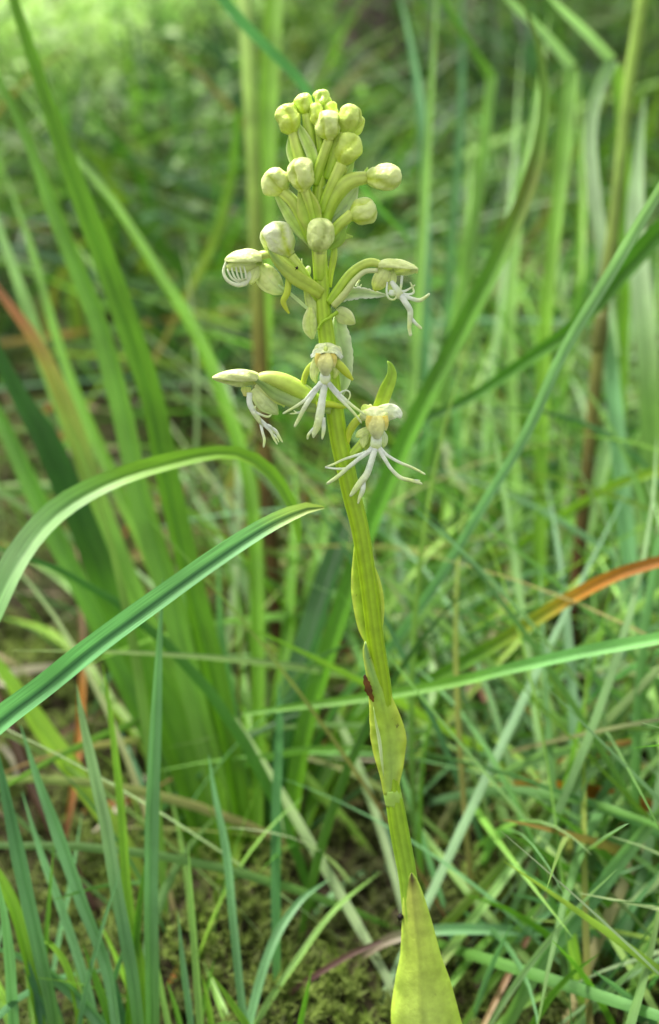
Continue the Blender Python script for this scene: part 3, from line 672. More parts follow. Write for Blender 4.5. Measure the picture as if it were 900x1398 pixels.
T2 = thing('sedge_tussock', 'fan of darker green sedge blades springing from the moss directly behind the lower orchid stem', 'sedge tussock', tuple(W(380, 1170, gd(1170))))
B(T2, [(375, 1190), (382, 1080), (400, 960), (430, 860), (460, 760), (482, 690), (492, 620)], 30, [(0, MD), (.2, (.03, .11, .02)), (.7, (.03, .11, .02)), (1, DK)], .40, fold=.5)
B(T2, [(372, 1190), (392, 1060), (428, 930), (466, 820), (490, 760)], 22, [(0, DK), (1, (.05, .15, .02))], .39, fold=.5)
B(T2, [(382, 1190), (400, 1100), (412, 980), (428, 850), (446, 740)], 20, [(0, DK), (1, MD)], .41, fold=.4)
B(T2, [(385, 1190), (395, 1060), (420, 950), (450, 860), (478, 790), (492, 740)], 17, [(0, BR), (.5, BL), (1, LT)], .38)
B(T2, [(360, 1190), (362, 1080), (380, 960), (393, 860), (400, 760), (404, 690), (400, 600)], 16, BR, .43)
B(T2, [(365, 1190), (390, 1000), (418, 880), (436, 790), (450, 700)], 16, [(0, YG), (.4, LT), (1, BR)], .42)
B(T2, [(278, 1330), (303, 1210), (328, 1110), (352, 1030), (385, 950), (430, 880)], 24, [(0, (.4, .5, .12)), (.4, YG), (1, BR)], .39)
B(T2, [(395, 1200), (430, 1100), (480, 1010), (540, 940), (600, 880), (660, 840)], 17, BR, .42)
B(T2, [(390, 1190), (415, 1010), (462, 850), (505, 720), (560, 590), (632, 450), (688, 340), (728, 240), (744, 150), (738, 70), (705, -20)], 25, [(0, BR), (.35, (.14, .34, .03)), (.68, (.15, .33, .03)), (.78, (.19, .20, .04)), (.84, (.17, .30, .05)), (1, OL)], .37, fold=.5, roll=.3)
B(T2, [(350, 1180), (338, 1090), (322, 980), (306, 890), (300, 820), (298, 740)], 12, BL, .37)
B(T2, [(370, 1190), (345, 1040), (335, 960), (330, 900), (322, 800)], 12, BR, .42)
B(T2, [(380, 1400), (378, 1250), (378, 1110), (382, 980), (380, 930)], 13, TEAL, .335)
B(T2, [(400, 1190), (440, 1050), (500, 950), (535, 860), (560, 760), (590, 660)], 15, MD, .46)
B(T2, [(300, 1200), (305, 1100), (290, 1010), (275, 900)], 15, BR, .38)
B(T2, [(410, 1210), (430, 1140), (470, 1050), (500, 1000), (545, 930)], 11, YG, .40)

T3 = thing('sedge_tussock', 'stand of slender upright pale green blades, some with folded tips, right of the flower spike', 'sedge tussock', tuple(W(650, 960, gd(960))))
B(T3, [(525, 960), (532, 760), (556, 600), (570, 420), (580, 260), (590, 100), (598, -40)], 12, LT, .46)
B(T3, [(560, 960), (575, 700), (606, 520), (634, 360), (655, 220), (668, 100)], 15, [(0, MD), (.6, LT), (1, LT)], .48, tip=False)
B(T3, [(640, 60, 9), (670, 108, 14)][::-1] + [(610, 10, 8), (585, -40, 3)], 14, MD, .47, d0=.48, name='folded_tip')
B(T3, [(735, 980), (738, 700), (744, 460), (760, 300), (774, 190), (781, 95)], 15, [(0, BR), (.6, BR), (1, LT)], .45, tip=False)
B(T3, [(781, 92, 15), (745, 48, 12), (700, 5, 9), (670, -40, 3)], 14, PL, .44, d0=.45, name='folded_tip')
B(T3, [(700, 960), (704, 760), (700, 560), (698, 420), (712, 260), (735, 130), (750, 20)], 12, LT, .50)
B(T3, [(905, 1090), (885, 940), (862, 800), (848, 660), (838, 540), (830, 440), (835, 380)], 19, [(0, LT), (.4, BL), (.8, BL), (1, PL)], .42)
B(T3, [(770, 960), (795, 760), (838, 560), (826, 370), (812, 260), (806, 180), (818, 120), (836, 84)], 14, [(0, LT), (.5, PL), (.8, (.5, .62, .4)), (1, PL)], .43, tip=False)  # whitish stop near the fold is a highlight painted into the blade colour
B(T3, [(836, 82, 15), (805, 48, 13), (770, 15, 9), (740, -15, 3)], 14, PL, .42, d0=.43, name='folded_tip')
B(T3, [(800, 950), (838, 640), (850, 420), (852, 260), (846, 150), (838, 88)], 14, BR, .45, tip=False)
B(T3, [(900, 980), (892, 700), (885, 500), (876, 400), (868, 300), (872, 220), (880, 130)], 24, [(0, LT), (.5, LT), (.75, (.5, .62, .4)), (1, PL)], .44)
B(T3, [(575, 960), (580, 500), (580, 300), (575, 160), (560, 60), (540, -30)], 11, [(0, MD), (.6, TEAL), (1, BL)], .50)
B(T3, [(600, 960), (612, 700), (650, 520), (700, 420), (745, 330)], 12, BR, .55)
B(T3, [(640, 950), (655, 780), (700, 640), (760, 500), (800, 380), (830, 260)], 14, MD, .52)
B(T3, [(500, 900), (560, 840), (620, 740), (690, 620), (740, 540), (800, 450)], 20, [(0, MD), (.5, BR), (1, MD)], .47)
B(T3, [(545, 940), (560, 780), (590, 640), (610, 520), (628, 400), (640, 250), (645, 150)], 10, LT, .56)
B(T3, [(660, 950), (664, 760), (668, 560), (690, 400), (700, 280), (706, 180), (712, 60)], 10, MD, .58)
B(T3, [(780, 930), (774, 780), (766, 640), (770, 520), (790, 400), (795, 240), (790, 100)], 11, BR, .56)
B(T3, [(870, 960), (868, 800), (880, 640), (890, 500), (905, 300)], 10, LT, .5)
B(T3, [(615, 960), (630, 820), (625, 640), (610, 420), (625, 200), (630, 60), (632, -40)], 11, [(0, MD), (1, TEAL)], .6)

T4 = thing('sedge_tussock', 'clump of upright blue-green spiky blades in the bottom left corner', 'sedge tussock', tuple(W(170, 1480, gd(1480))))
for pts, w, c, d in [
    ([(200, 1500), (182, 1340), (160, 1220), (145, 1130), (125, 1040), (112, 980), (105, 935)], 17, [(0, MD), (.4, BL), (.7, PL), (1, PL)], .285),
    ([(205, 1500), (207, 1380), (205, 1250), (206, 1130), (211, 1000), (216, 900), (222, 790)], 19, [(0, MD), (.4, BL), (1, BL)], .28),
    ([(172, 1500), (150, 1330), (110, 1220), (82, 1140), (55, 1070), (28, 990)], 16, BL, .29),
    ([(150, 1500), (122, 1360), (88, 1250), (55, 1160), (30, 1080)], 12, BL, .30),
    ([(90, 1500), (72, 1370), (50, 1270), (28, 1170), (8, 1080), (-10, 1000)], 19, [(0, MD), (.5, BL), (1, TEAL)], .28),
    ([(65, 1500), (45, 1350), (18, 1240), (-20, 1170), (-60, 1100)], 16, BR, .29),
    ([(185, 1500), (140, 1400), (95, 1350), (40, 1310), (-20, 1290)], 15, BL, .29),
    ([(22, 1500), (15, 1380), (8, 1280), (-5, 1190)], 15, BL, .27),
    ([(280, 1500), (273, 1390), (264, 1270), (257, 1150)], 10, LT, .29),
    ([(268, 1500), (260, 1400), (250, 1320), (243, 1245)], 9, BL, .285),
    ([(350, 1500), (332, 1390), (318, 1260), (308, 1160), (292, 1080), (285, 1030)], 11, BL, .30),
    ([(207, 1500), (196, 1340), (180, 1260), (172, 1200), (165, 1100), (150, 970), (140, 905)], 13, BR, .30),
    ([(60, 1420), (80, 1290), (98, 1200), (112, 1110)], 7, BL, .31),
    ([(90, 1500), (110, 1420), (95, 1330), (70, 1290), (30, 1270)], 10, BR, .29),
    ([(100, 1500), (85, 1420), (60, 1340), (30, 1200), (36, 1170)], 12, LT, .29),
    ([(230, 1500), (232, 1420), (222, 1360), (215, 1310)], 8, LT, .29),
    ([(245, 1500), (250, 1430), (240, 1380), (228, 1340)], 8, MD, .29),
    ([(300, 1500), (292, 1440), (285, 1380), (276, 1330)], 9, BR, .29),
    ([(130, 1500), (145, 1420), (150, 1360), (148, 1290)], 9, BL, .29),
    ([(320, 1500), (340, 1400), (372, 1290), (410, 1230), (450, 1200)], 12, BL, .31),
    ([(310, 1500), (350, 1400), (400, 1320), (460, 1240), (520, 1190)], 9, LT, .32),
    ([(200, 1500), (260, 1430), (300, 1400), (330, 1395)], 8, LT, .29),
    ([(150, 1500), (175, 1430), (180, 1390), (170, 1330)], 9, BR, .285),
    ([(40, 1500), (52, 1420), (50, 1360), (35, 1300)], 10, TEAL, .285),
    ([(115, 1500), (128, 1430), (118, 1370), (98, 1310)], 8, LT, .29),
]:
    B(T4, pts, w, c, d)

rr4 = random.Random(44)
for i in range(26):
    x0 = rr4.uniform(-60, 400); h = rr4.uniform(80, 330) * (1 if x0 < 250 else .55); lean = rr4.uniform(-.45, .3)
    B(T4, [(x0, 1480), (x0 + lean * h * .3, 1480 - h * .4), (x0 + lean * h * .8, 1480 - h * .75), (x0 + lean * h * 1.3, 1470 - h)], rr4.uniform(6, 12), rr4.choice([BL, BL, LT, MD, TEAL, BR]), rr4.uniform(.28, .31))
T5 = thing('grass_tuft', 'loose tangle of long pale green blades arching in the bottom right corner', 'grass tuft', tuple(W(720, 1420, gd(1420))))
for pts, w, c, d in [
    ([(560, 1370), (620, 1290), (680, 1210), (740, 1130), (800, 1060), (845, 1030), (890, 1008), (960, 985)], 13, [(0, TN), (.2, LT), (.7, PL), (1, BR)], .34),
    ([(670, 1440), (740, 1310), (790, 1250), (850, 1170), (900, 1110), (960, 1040)], 20, [(0, LT), (.5, BL), (1, LT)], .31),
    ([(640, 1230), (700, 1210), (770, 1180), (840, 1155), (930, 1135)], 10, PL, .36),
    ([(930, 1180), (885, 1085), (850, 1038), (810, 1018), (770, 1006), (720, 968), (690, 930)], 11, [(0, BL), (.6, BL), (.8, TN), (1, TN)], .36),
    ([(815, 1440), (795, 1350), (780, 1270), (768, 1190)], 15, BR, .31),
    ([(850, 1440), (868, 1340), (885, 1280), (905, 1240)], 13, LT, .30),
    ([(740, 1342), (800, 1338), (860, 1334), (960, 1332)], 9, BL, .32),
    ([(620, 1420), (680, 1330), (740, 1280), (790, 1260)], 10, LT, .33),
    ([(600, 1250), (640, 1220), (700, 1150), (720, 1090), (730, 1000)], 12, [(0, BL), (1, BL)], .38),
    ([(560, 1200), (600, 1160), (640, 1090), (690, 1000), (720, 950)], 14, BL, .39),
    ([(545, 1160), (620, 1110), (720, 1090), (820, 1100), (930, 1120)], 12, LT, .39),
    ([(820, 1340), (840, 1290), (890, 1230), (950, 1180)], 15, LT, .32),
    ([(670, 1230), (665, 1130), (662, 1030), (668, 930)], 10, BL, .40),
    ([(740, 1330), (738, 1250), (728, 1170), (722, 1100)], 9, PL, .37),
    ([(735, 1340), (725, 1300), (700, 1260), (640, 1240)], 8, LT, .36),
    ([(560, 1400), (610, 1350), (650, 1300), (720, 1230), (790, 1110), (850, 1050)], 10, MD, .36),
    ([(790, 1420), (840, 1300), (880, 1200), (905, 1120)], 11, MD, .34),
    ([(400, 1440), (440, 1370), (500, 1290), (545, 1190), (580, 1120)], 9, LT, .37),
    ([(420, 1260), (470, 1210), (530, 1180), (600, 1140), (680, 1110)], 11, BL, .38),
    ([(650, 1440), (690, 1390), (760, 1350), (830, 1330)], 9, LT, .31),
]:
    B(T5, pts, w, c, d, fold=.25)

rr5 = random.Random(55)
for i in range(34):
    x0 = rr5.uniform(640, 960); y0 = rr5.uniform(1240, 1470); L_ = rr5.uniform(140, 330); a = rr5.choice([-1, 1]) * rr5.uniform(.25, 1.25); bb = rr5.uniform(-.5, .9)
    p = [(x0, y0)]
    for q in range(4):
        aa = a + math.copysign(bb, a) * q / 4
        p.append((p[-1][0] + math.sin(aa) * L_ / 4, p[-1][1] - math.cos(aa) * L_ / 4))
    if min(t_[0] for t_ in p) < 610: continue
    B(T5, p, rr5.uniform(6, 13), rr5.choice([BL, BL, LT, PL, MD, (.3, .5, .2)]), gd(y0) - rr5.uniform(.0, .03), fold=.25)
# single long blades -----------------------------------------------------------------
def single(name, pts, w, cols, d0, d1, label, cat='grass blade', **kw):
    o = blade(None, pts, w, cols, d1, d0=d0, name=name, **kw)
    return tag(o, label, cat)
single('arching_blade', [(-330, 1750, 30), (-200, 1350, 36), (-70, 960, 38), (-8, 828, 37), (32, 752, 34), (80, 698, 32), (150, 658, 27), (230, 632, 23), (310, 618, 18), (350, 630, 18), (382, 662, 17), (402, 700, 14), (408, 740, 6)], 30,
       [(0, BL), (.4, BL), (.60, (.16, .38, .10)), (.68, (.34, .54, .24)), (.74, (.22, .44, .12)), (.8, BR), (1, BR)], gd(1750), .30, 'broad shiny blade arching over from the left edge above the straight two-toned blade', dmid=.262, roll=.35, fold=.45, n=60)  # the pale band near the bend is a sheen painted into the colour
single('long_blade', [(-520, 1640, 24), (-300, 1290, 32), (-120, 1095, 35), (-5, 990, 34), (60, 940, 32), (130, 884, 31), (210, 825, 29), (290, 768, 27), (360, 722, 24), (405, 700, 19), (432, 692, 11), (443, 693, 3)], 30,
       [(0, MD), (.3, BL), (.7, (.15, .40, .14)), (.93, BL), (.97, (.4, .55, .15)), (1, (.4, .5, .12))], gd(1640), .245, 'blue-green two-toned blade with channelled midrib, from the left edge to beside the stem', dmid=.245, fold=.75, roll=.25, n=60, rib=(.35, .5, .4))
single('long_blade', [(380, 1100, 8), (440, 1000, 10), (470, 950, 10), (540, 875, 12), (600, 790, 13), (660, 690, 13), (720, 590, 14), (770, 480, 15), (830, 380, 16), (905, 255, 15), (1000, 120, 10)], 14,
       [(0, MD), (.3, BL), (.6, (.24, .44, .2)), (1, PL)], gd(1100), .26, 'thin straight pale green blade slanting across the right half to the edge', fold=.4, roll=.15, n=50)
single('long_blade', [(540, 640, 5), (570, 582, 10), (640, 546, 13), (720, 493, 17), (790, 443, 21), (850, 375, 27), (905, 315, 27), (1000, 230, 22)], 22,
       [(0, DK), (.5, (.08, .22, .02)), (1, (.07, .19, .025))], .40, .32, 'broad dark green blade slanting up to the right edge behind the thin pale blade', fold=.5, roll=.4, n=40)
single('long_blade', [(330, 975, 5), (400, 966, 9), (480, 956, 12), (560, 944, 14), (640, 928, 15), (700, 913, 15), (800, 891, 17), (905, 872, 17), (1050, 850, 13)], 15,
       [(0, MD), (.4, MD), (.6, (.16, .42, .1)), (1, (.2, .44, .12))], .33, .27, 'straight light green blade lying nearly level behind the stem and reaching the right edge', fold=.45, roll=.4, n=40)
single('withering_blade', [(400, 1080, 8), (470, 1000, 14), (540, 955, 16), (620, 912, 18), (690, 872, 19), (770, 822, 19), (840, 786, 17), (905, 766, 15), (1000, 745, 8)], 18,
       [(0, BR), (.45, MD), (.6, (.28, .30, .03)), (.7, OR), (.85, (.40, .15, .03)), (1, OR)], gd(1080), .30, 'blade withering to rusty orange where it reaches the right edge', fold=.4, roll=.2, n=40)
single('thin_blade', [(600, 850, 7), (640, 800, 10), (690, 760, 11), (750, 715, 11), (840, 662, 12), (905, 642, 12), (980, 625, 6)], 11,
       [(0, BR), (.5, (.26, .46, .04)), (1, YG)], .45, .36, 'thin yellow-green blade rising to the right edge above the rusty orange one', n=30)
single('thin_blade', [(570, 900, 5), (590, 860, 9), (630, 822, 10), (690, 804, 9), (740, 806, 7), (780, 815, 2)], 9,
       [(0, LT), (.4, PL), (1, PL)], .42, .40, 'small pale blade curving over in an arc right of the yellow-green leaf on the stem', n=26)
single('thin_blade', [(460, 1350, 5), (480, 1325, 8), (505, 1298, 11), (540, 1280, 14), (600, 1270, 14), (680, 1270, 14), (760, 1274, 12), (850, 1276, 9), (920, 1290, 3)], 13,
       [(0, (.16, .10, .08)), (.22, (.30, .24, .16)), (.35, BL), (1, BL)], gd(1350), .31, 'blue-green blade lying level across the picture just behind the lowest orchid leaf', n=40)
single('thin_blade', [(350, 1395, 5), (400, 1352, 7), (440, 1325, 8), (480, 1302, 8), (520, 1285, 5)], 8,
       [(0, RB), (.5, (.17, .08, .08)), (1, (.2, .12, .1))], gd(1395), .30, 'purplish brown dead blade arching left from the level blue-green blade', n=26)
single('dark_blade', [(560, 330, 3), (470, 220, 9), (415, 115, 13), (375, 72, 14), (335, 32, 14), (300, -10, 14), (260, -60, 12)][::-1], 14,
       [(0, TEAL), (.6, TEAL), (1, MD)], .36, .42, 'dark teal blade slanting down from the top edge toward the topmost buds', n=30)
single('upright_blade', [(356, 900, 18), (358, 640, 22), (360, 420, 24), (363, 300, 25), (366, 160, 26), (372, 40, 26), (378, -60, 20)], 26,
       [(0, MD), (.4, BR), (1, BR)], gd(900), .50, 'upright bright green blade just right of the tall stalk left of the flower spike', n=36, tip=False, roll=.1, fold=.25)
single('thin_blade', [(205, 500, 4), (250, 410, 9), (290, 330, 11), (315, 240, 11), (325, 150, 7)], 9,
       [(0, (.3, .2, .1)), (.4, OL), (1, MD)], .55, .52, 'olive blade leaning right with a brown base left of the spike, in soft focus', n=26)
single('reddish_blade', [(640, 1440, 6), (690, 1340, 8), (735, 1250, 7), (765, 1170, 4)], 8,
       [(0, TN), (.5, (.36, .18, .1)), (1, (.25, .14, .08))], gd(1440), .33, 'thin straight reddish-brown dead blade in the bottom right', n=20)
single('dead_leaf', [(660, 1075, 6), (720, 1073, 17), (790, 1078, 22), (850, 1090, 22), (905, 1105, 16), (940, 1120, 6)], 20,
       [(0, TN), (.3, OR), (.6, (.36, .11, .03)), (1, (.4, .16, .05))], .345, .33, 'flat rusty orange dead leaf lying among the grass at the right edge', 'dead leaf', n=24, fold=.2)
single('dead_leaf', [(700, 1070, 6), (740, 1055, 15), (790, 1032, 16), (840, 1018, 12), (890, 1008, 5)], 16,
       [(0, TN), (.5, (.55, .32, .16)), (1, (.35, .15, .08))], .35, .335, 'tan and pinkish dead leaf slanting up just above the rusty orange one', 'dead leaf', n=24, fold=.3)
single('pale_blade', [(660, 1080, 4), (690, 1055, 11), (740, 1032, 13), (800, 1020, 11), (850, 1022, 5)], 12, PL, .345, .33, 'whitish green blade arching over the tan dead leaf on the right', n=24)
single('dead_grass', [(85, 1160, 5), (98, 1090, 9), (108, 1000, 10), (112, 900, 9), (108, 800, 6), (104, 740, 2)], 9,
       [(0, RB), (.5, OR), (.7, (.34, .2, .12)), (1, (.4, .26, .18))], gd(1160), .42, 'thin rusty brown dead blade standing between the two arching blades on the left', n=24)
single('dead_grass', [(230, 1345, 5), (262, 1290, 9), (290, 1240, 8), (310, 1190, 3)], 8,
       [(0, OR), (.5, (.38, .14, .06)), (1, RB)], gd(1345), .335, 'short orange-red dead blade on the moss near the bottom left', n=18)
single('dead_grass', [(250, 1195, 4), (285, 1080, 7), (235, 960, 8), (200, 900, 5)], 8, [(0, RB), (.6, (.3, .12, .05)), (1, TN)], gd(1195), .40, 'brown dead blade bending back to the left inside the big tussock', n=20)
single('dead_grass', [(700, 1010, 5), (672, 960, 14), (655, 925, 16), (645, 880, 7)], 14, [(0, TN), (.5, (.5, .24, .15)), (1, (.3, .1, .06))], gd(1010), .42, 'curled pinkish dead blade right of the stem just below the level green blade', n=18)

# stalks ----------------------------------------------------------------------------
def stalk(name, pts, cols, d0, d1, label, n=40, node=None):
    P, hw, k = gpath(pts, d0, d1, n)
    mb = MB(); tube(mb, P, hw, ramp(cols, k), 12, 1, 5, .08)
    t = thing(name, label, 'plant stalk', tuple(P[0]))
    mb.build('stalk', M_CULM, t)
    for q in (node or []):
        i = int(q * (n - 1)); mb = MB()
        Pn = P[max(0, i - 1):i + 2]; Pn = spline(Pn, 7)
        tube(mb, Pn, hw[i] * np.array([1, 1.1, 1.22, 1.25, 1.22, 1.1, 1]), np.tile(ramp(cols, k)[i] * .7, (7, 1)), 12)
        mb.build('node', M_CULM, t)
    return t
stalk('tall_stalk', [(382, 915, 12), (374, 800, 19), (366, 690, 23), (358, 560, 22), (352, 400, 20), (346, 220, 20), (338, 60, 20), (330, -80, 18)],
      [(0, (.06, .03, .01)), (.2, (.08, .05, .015)), (.42, (.13, .11, .02)), (.56, (.16, .22, .03)), (.75, (.22, .36, .06)), (1, (.30, .44, .12))], gd(915), .47, 'tall upright stalk brown below and green above, behind the left flowers', node=[.34])
stalk('tall_stalk', [(762, 985, 20), (780, 860, 19), (792, 740, 18), (805, 610, 18), (822, 430, 18), (842, 270, 17), (858, 120, 17), (880, -20, 18), (890, -100, 17)],
      [(0, (.05, .008, .006)), (.14, (.06, .02, .01)), (.3, (.10, .08, .02)), (.5, (.15, .17, .035)), (.7, (.18, .28, .05)), (1, (.23, .37, .05))], gd(985), .42, 'tall stalk on the right with a dark red base turning olive and green upward', node=[.5])
stalk('brown_stalk', [(135, 1250, 10), (90, 1165, 16), (50, 1085, 19), (20, 1010, 19), (-15, 930, 18), (-90, 760, 15)],
      [(0, (.03, .015, .008)), (.5, (.04, .022, .008)), (1, (.06, .035, .012))], gd(1250), .40, 'thick dark brown stalk leaning out of the left edge below the two-toned blade')

# ================================================================== random grass (masses nobody could count)
def grass_mass(name, base, L, Wd, head, th0, bend, col0, col1, nseg, label, cross=2, mat=None, curl=None, ymin=None):
    n = len(base)
    s = np.linspace(0, 1, nseg + 1)
    z0 = gh(base[:, 0], base[:, 1])
    P = np.zeros((n, nseg + 1, 3)); P[:, 0, :2] = base; P[:, 0, 2] = z0 - .002
    hd = np.stack([np.cos(head), np.sin(head)], -1)
    for i in range(nseg):
        a = th0 + bend * (s[i] + .5 / nseg)**1.4
        ds = L / nseg
        hh = head + (curl * s[i] if curl is not None else 0)
        P[:, i + 1, 0] = P[:, i, 0] + np.sin(a) * np.cos(hh) * ds
        P[:, i + 1, 1] = P[:, i, 1] + np.sin(a) * np.sin(hh) * ds
        P[:, i + 1, 2] = P[:, i, 2] + np.cos(a) * ds
        P[:, i + 1, 2] = np.maximum(P[:, i + 1, 2], gh(P[:, i + 1, 0], P[:, i + 1, 1]) + .004)
    if ymin is not None:
        q = P - CAM; dp = q @ FW; qx = 450 + F * (q @ RT) / dp
        ok = (P[:, :, 1].min(1) > ymin) & ~((dp < .30) & (qx > 330) & (qx < 680)).any(1) & (dp.min(1) > .2)
        P = P[ok]; L = L[ok]; Wd = Wd[ok]; head = head[ok]; col0 = col0[ok]; col1 = col1[ok]; n = len(P)
    prof = np.minimum(1, (1 - s) / .5 + .02)**.8 * np.minimum(1, .6 + 2 * s)
    tw = rng.uniform(-1.3, 1.3, n)[:, None] + rng.uniform(-.8, .8, n)[:, None] * s
    side = np.stack([-np.sin(head)[:, None] * np.cos(tw), np.cos(head)[:, None] * np.cos(tw), np.sin(tw)], -1)
    T = unit(np.gradient(P, axis=1)); side = unit(side - T * (side * T).sum(-1, keepdims=True)); N = np.cross(side, T)
    hw = (Wd[:, None] * prof * .5)
    C = col0[:, None, :] * (1 - s)[None, :, None] + col1[:, None, :] * s[None, :, None]
    us = [-1, 1] if cross == 2 else [-1, 0, 1]
    V = np.stack([P + side * (hw * u)[..., None] + N * (hw * (.35 * abs(u)))[..., None] for u in us], 2)
    m = len(us); nn = (nseg + 1) * m
    idx = np.arange(n)[:, None] * nn
    quads = []
    for i in range(nseg):
        for j in range(m - 1):
            a = i * m + j
            quads.append(np.stack([idx[:, 0] + a, idx[:, 0] + a + 1, idx[:, 0] + a + m + 1, idx[:, 0] + a + m], -1))
    Q = np.concatenate(quads)
    CC = np.repeat(C[:, :, None, :], m, 2).reshape(-1, 3)
    UV = np.stack([np.broadcast_to(np.array(us)[None, None, :] * .5 + rng.uniform(0, 50, n)[:, None, None], (n, nseg + 1, m)), np.broadcast_to((s[None, :, None] * L[:, None, None]) * 3, (n, nseg + 1, m))], -1).reshape(-1, 2)
    return fastmesh(name, V.reshape(-1, 3), Q, CC, UV, mat or M_GRASS, label)
def fastmesh(name, V, Q, C, UV, mat, label=None, cat=None, kind='stuff', parent=None):
    me = bpy.data.meshes.new(name); k = Q.shape[1]
    me.vertices.add(len(V)); me.vertices.foreach_set('co', V.astype(np.float32).ravel())
    me.loops.add(Q.size); me.loops.foreach_set('vertex_index', Q.astype(np.int32).ravel())
    me.polygons.add(len(Q)); me.polygons.foreach_set('loop_start', (np.arange(len(Q)) * k).astype(np.int32))
    me.polygons.foreach_set('loop_total', np.full(len(Q), k, np.int32))
    me.update(calc_edges=True)
    finish(me, C, UV, mat)
    o = bpy.data.objects.new(name, me); COL.objects.link(o)
    if parent is not None: o.parent = parent
    if kind: o['kind'] = kind
    if label: o['label'] = label
    if cat: o['category'] = cat
    return o
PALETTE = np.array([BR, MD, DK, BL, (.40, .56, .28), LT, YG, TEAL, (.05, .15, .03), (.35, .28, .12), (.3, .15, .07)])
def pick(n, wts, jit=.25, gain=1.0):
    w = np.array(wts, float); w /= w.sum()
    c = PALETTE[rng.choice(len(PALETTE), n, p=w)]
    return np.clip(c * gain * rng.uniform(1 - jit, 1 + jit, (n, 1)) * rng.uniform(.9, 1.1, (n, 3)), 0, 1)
def area(n, y0, y1, spread, clump=0, power=1.0):
    y = y0 + (y1 - y0) * rng.uniform(0, 1, n)**power
    x = rng.uniform(-1, 1, n) * spread * (y + .15)
    b = np.stack([x, y], -1)
    if clump:
        k = max(1, n // clump); cc = b[:k]; which = rng.integers(0, k, n)
        b = cc[which] + rng.normal(0, .012, (n, 2)) * (1 + b[:, 1:2])
    return b
def away_from_orchid(b, r=.05):
    o = O(590, 1752, 0)[:2]
    d = np.linalg.norm(b - o, axis=1)
    return b[d > r]
# near short understorey (right side mostly)
n = 2500; b = area(n, .16, .66, .6, 0, .8); b = b[(b[:, 0] > -.02 + rng.uniform(-.06, .06, n))]; n = len(b)
grass_mass('low_grass', b, rng.uniform(.06, .17, n), rng.uniform(.0014, .0032, n), rng.uniform(0, 6.28, n), rng.uniform(.3, 1.2, n), rng.uniform(.3, 1.3, n), pick(n, [2, 2, 1, 3, 2, 3, 2, 1, 1, 1.2, .5], .35, .88), pick(n, [2, 2, 1, 3, 3, 3, 1, 1, 1, .6, .2], .35, .88), 9, 'tangle of fine grass at the foot of the orchid', 3, curl=rng.uniform(-1, 1, n), ymin=.12)
n = 1500; b = area(n, .14, .55, .6); b = b[b[:, 0] > .01]; n = len(b)
grass_mass('low_grass', b, rng.uniform(.07, .19, n), rng.uniform(.0016, .0034, n), np.where(rng.uniform(0, 1, n) < .65, .9, 2.6) + rng.normal(0, .7, n), rng.uniform(.7, 1.3, n), rng.uniform(.1, .9, n), pick(n, [1, 2, 0, 4, 3, 4, 1, 1, 1, .6, .2], .35, .88), pick(n, [1, 1, 0, 4, 5, 4, 1, 1, 0, .4, .1], .35, .88), 11, 'long pale grass blades lodged over one another', 3, curl=rng.uniform(-.7, .7, n), ymin=.12)
n = 330; b = area(n, .2, .60, .6); b = b[b[:, 0] < 0.0]; n = len(b)
grass_mass('low_grass', b, rng.uniform(.03, .09, n), rng.uniform(.001, .0022, n), rng.uniform(0, 6.28, n), rng.uniform(.1, .8, n), rng.uniform(.2, 1.2, n), pick(n, [2, 2, 1, 2, 1, 2, 2, 1, 1, 1, .5], .35, .88), pick(n, [2, 2, 1, 2, 1, 3, 2, 1, 1, 1, .5], .35, .88), 8, 'scattered fine grass in the moss on the left', 3, ymin=.12)
n = 1300; b = area(n, .6, 1.15, .5, 10)
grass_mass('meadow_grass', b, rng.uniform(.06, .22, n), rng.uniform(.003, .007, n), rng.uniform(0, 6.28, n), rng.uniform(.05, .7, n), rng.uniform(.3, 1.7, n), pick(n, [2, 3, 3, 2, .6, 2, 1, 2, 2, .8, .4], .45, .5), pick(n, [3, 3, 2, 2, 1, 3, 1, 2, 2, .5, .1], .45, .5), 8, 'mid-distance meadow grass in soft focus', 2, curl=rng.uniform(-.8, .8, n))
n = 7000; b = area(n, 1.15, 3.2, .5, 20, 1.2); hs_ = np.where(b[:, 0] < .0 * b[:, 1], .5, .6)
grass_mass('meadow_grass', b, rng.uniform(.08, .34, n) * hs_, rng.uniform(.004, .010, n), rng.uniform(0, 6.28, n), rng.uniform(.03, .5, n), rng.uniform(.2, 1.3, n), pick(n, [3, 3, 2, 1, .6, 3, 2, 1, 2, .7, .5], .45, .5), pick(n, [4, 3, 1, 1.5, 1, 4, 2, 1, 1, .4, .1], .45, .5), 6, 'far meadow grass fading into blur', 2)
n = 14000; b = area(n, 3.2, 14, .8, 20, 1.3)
grass_mass('meadow_grass', b, rng.uniform(.2, .6, n), rng.uniform(.008, .02, n), rng.uniform(0, 6.28, n), rng.uniform(.03, .4, n), rng.uniform(.2, 1., n), pick(n, [3, 3, 2, 1, .6, 3, 2, 1, 2, .7, .5], .45, .5), pick(n, [4, 3, 1, 1.5, 1, 4, 2, 1, 1, .4, .1], .45, .5), 4, 'meadow grass beyond the near field', 2)
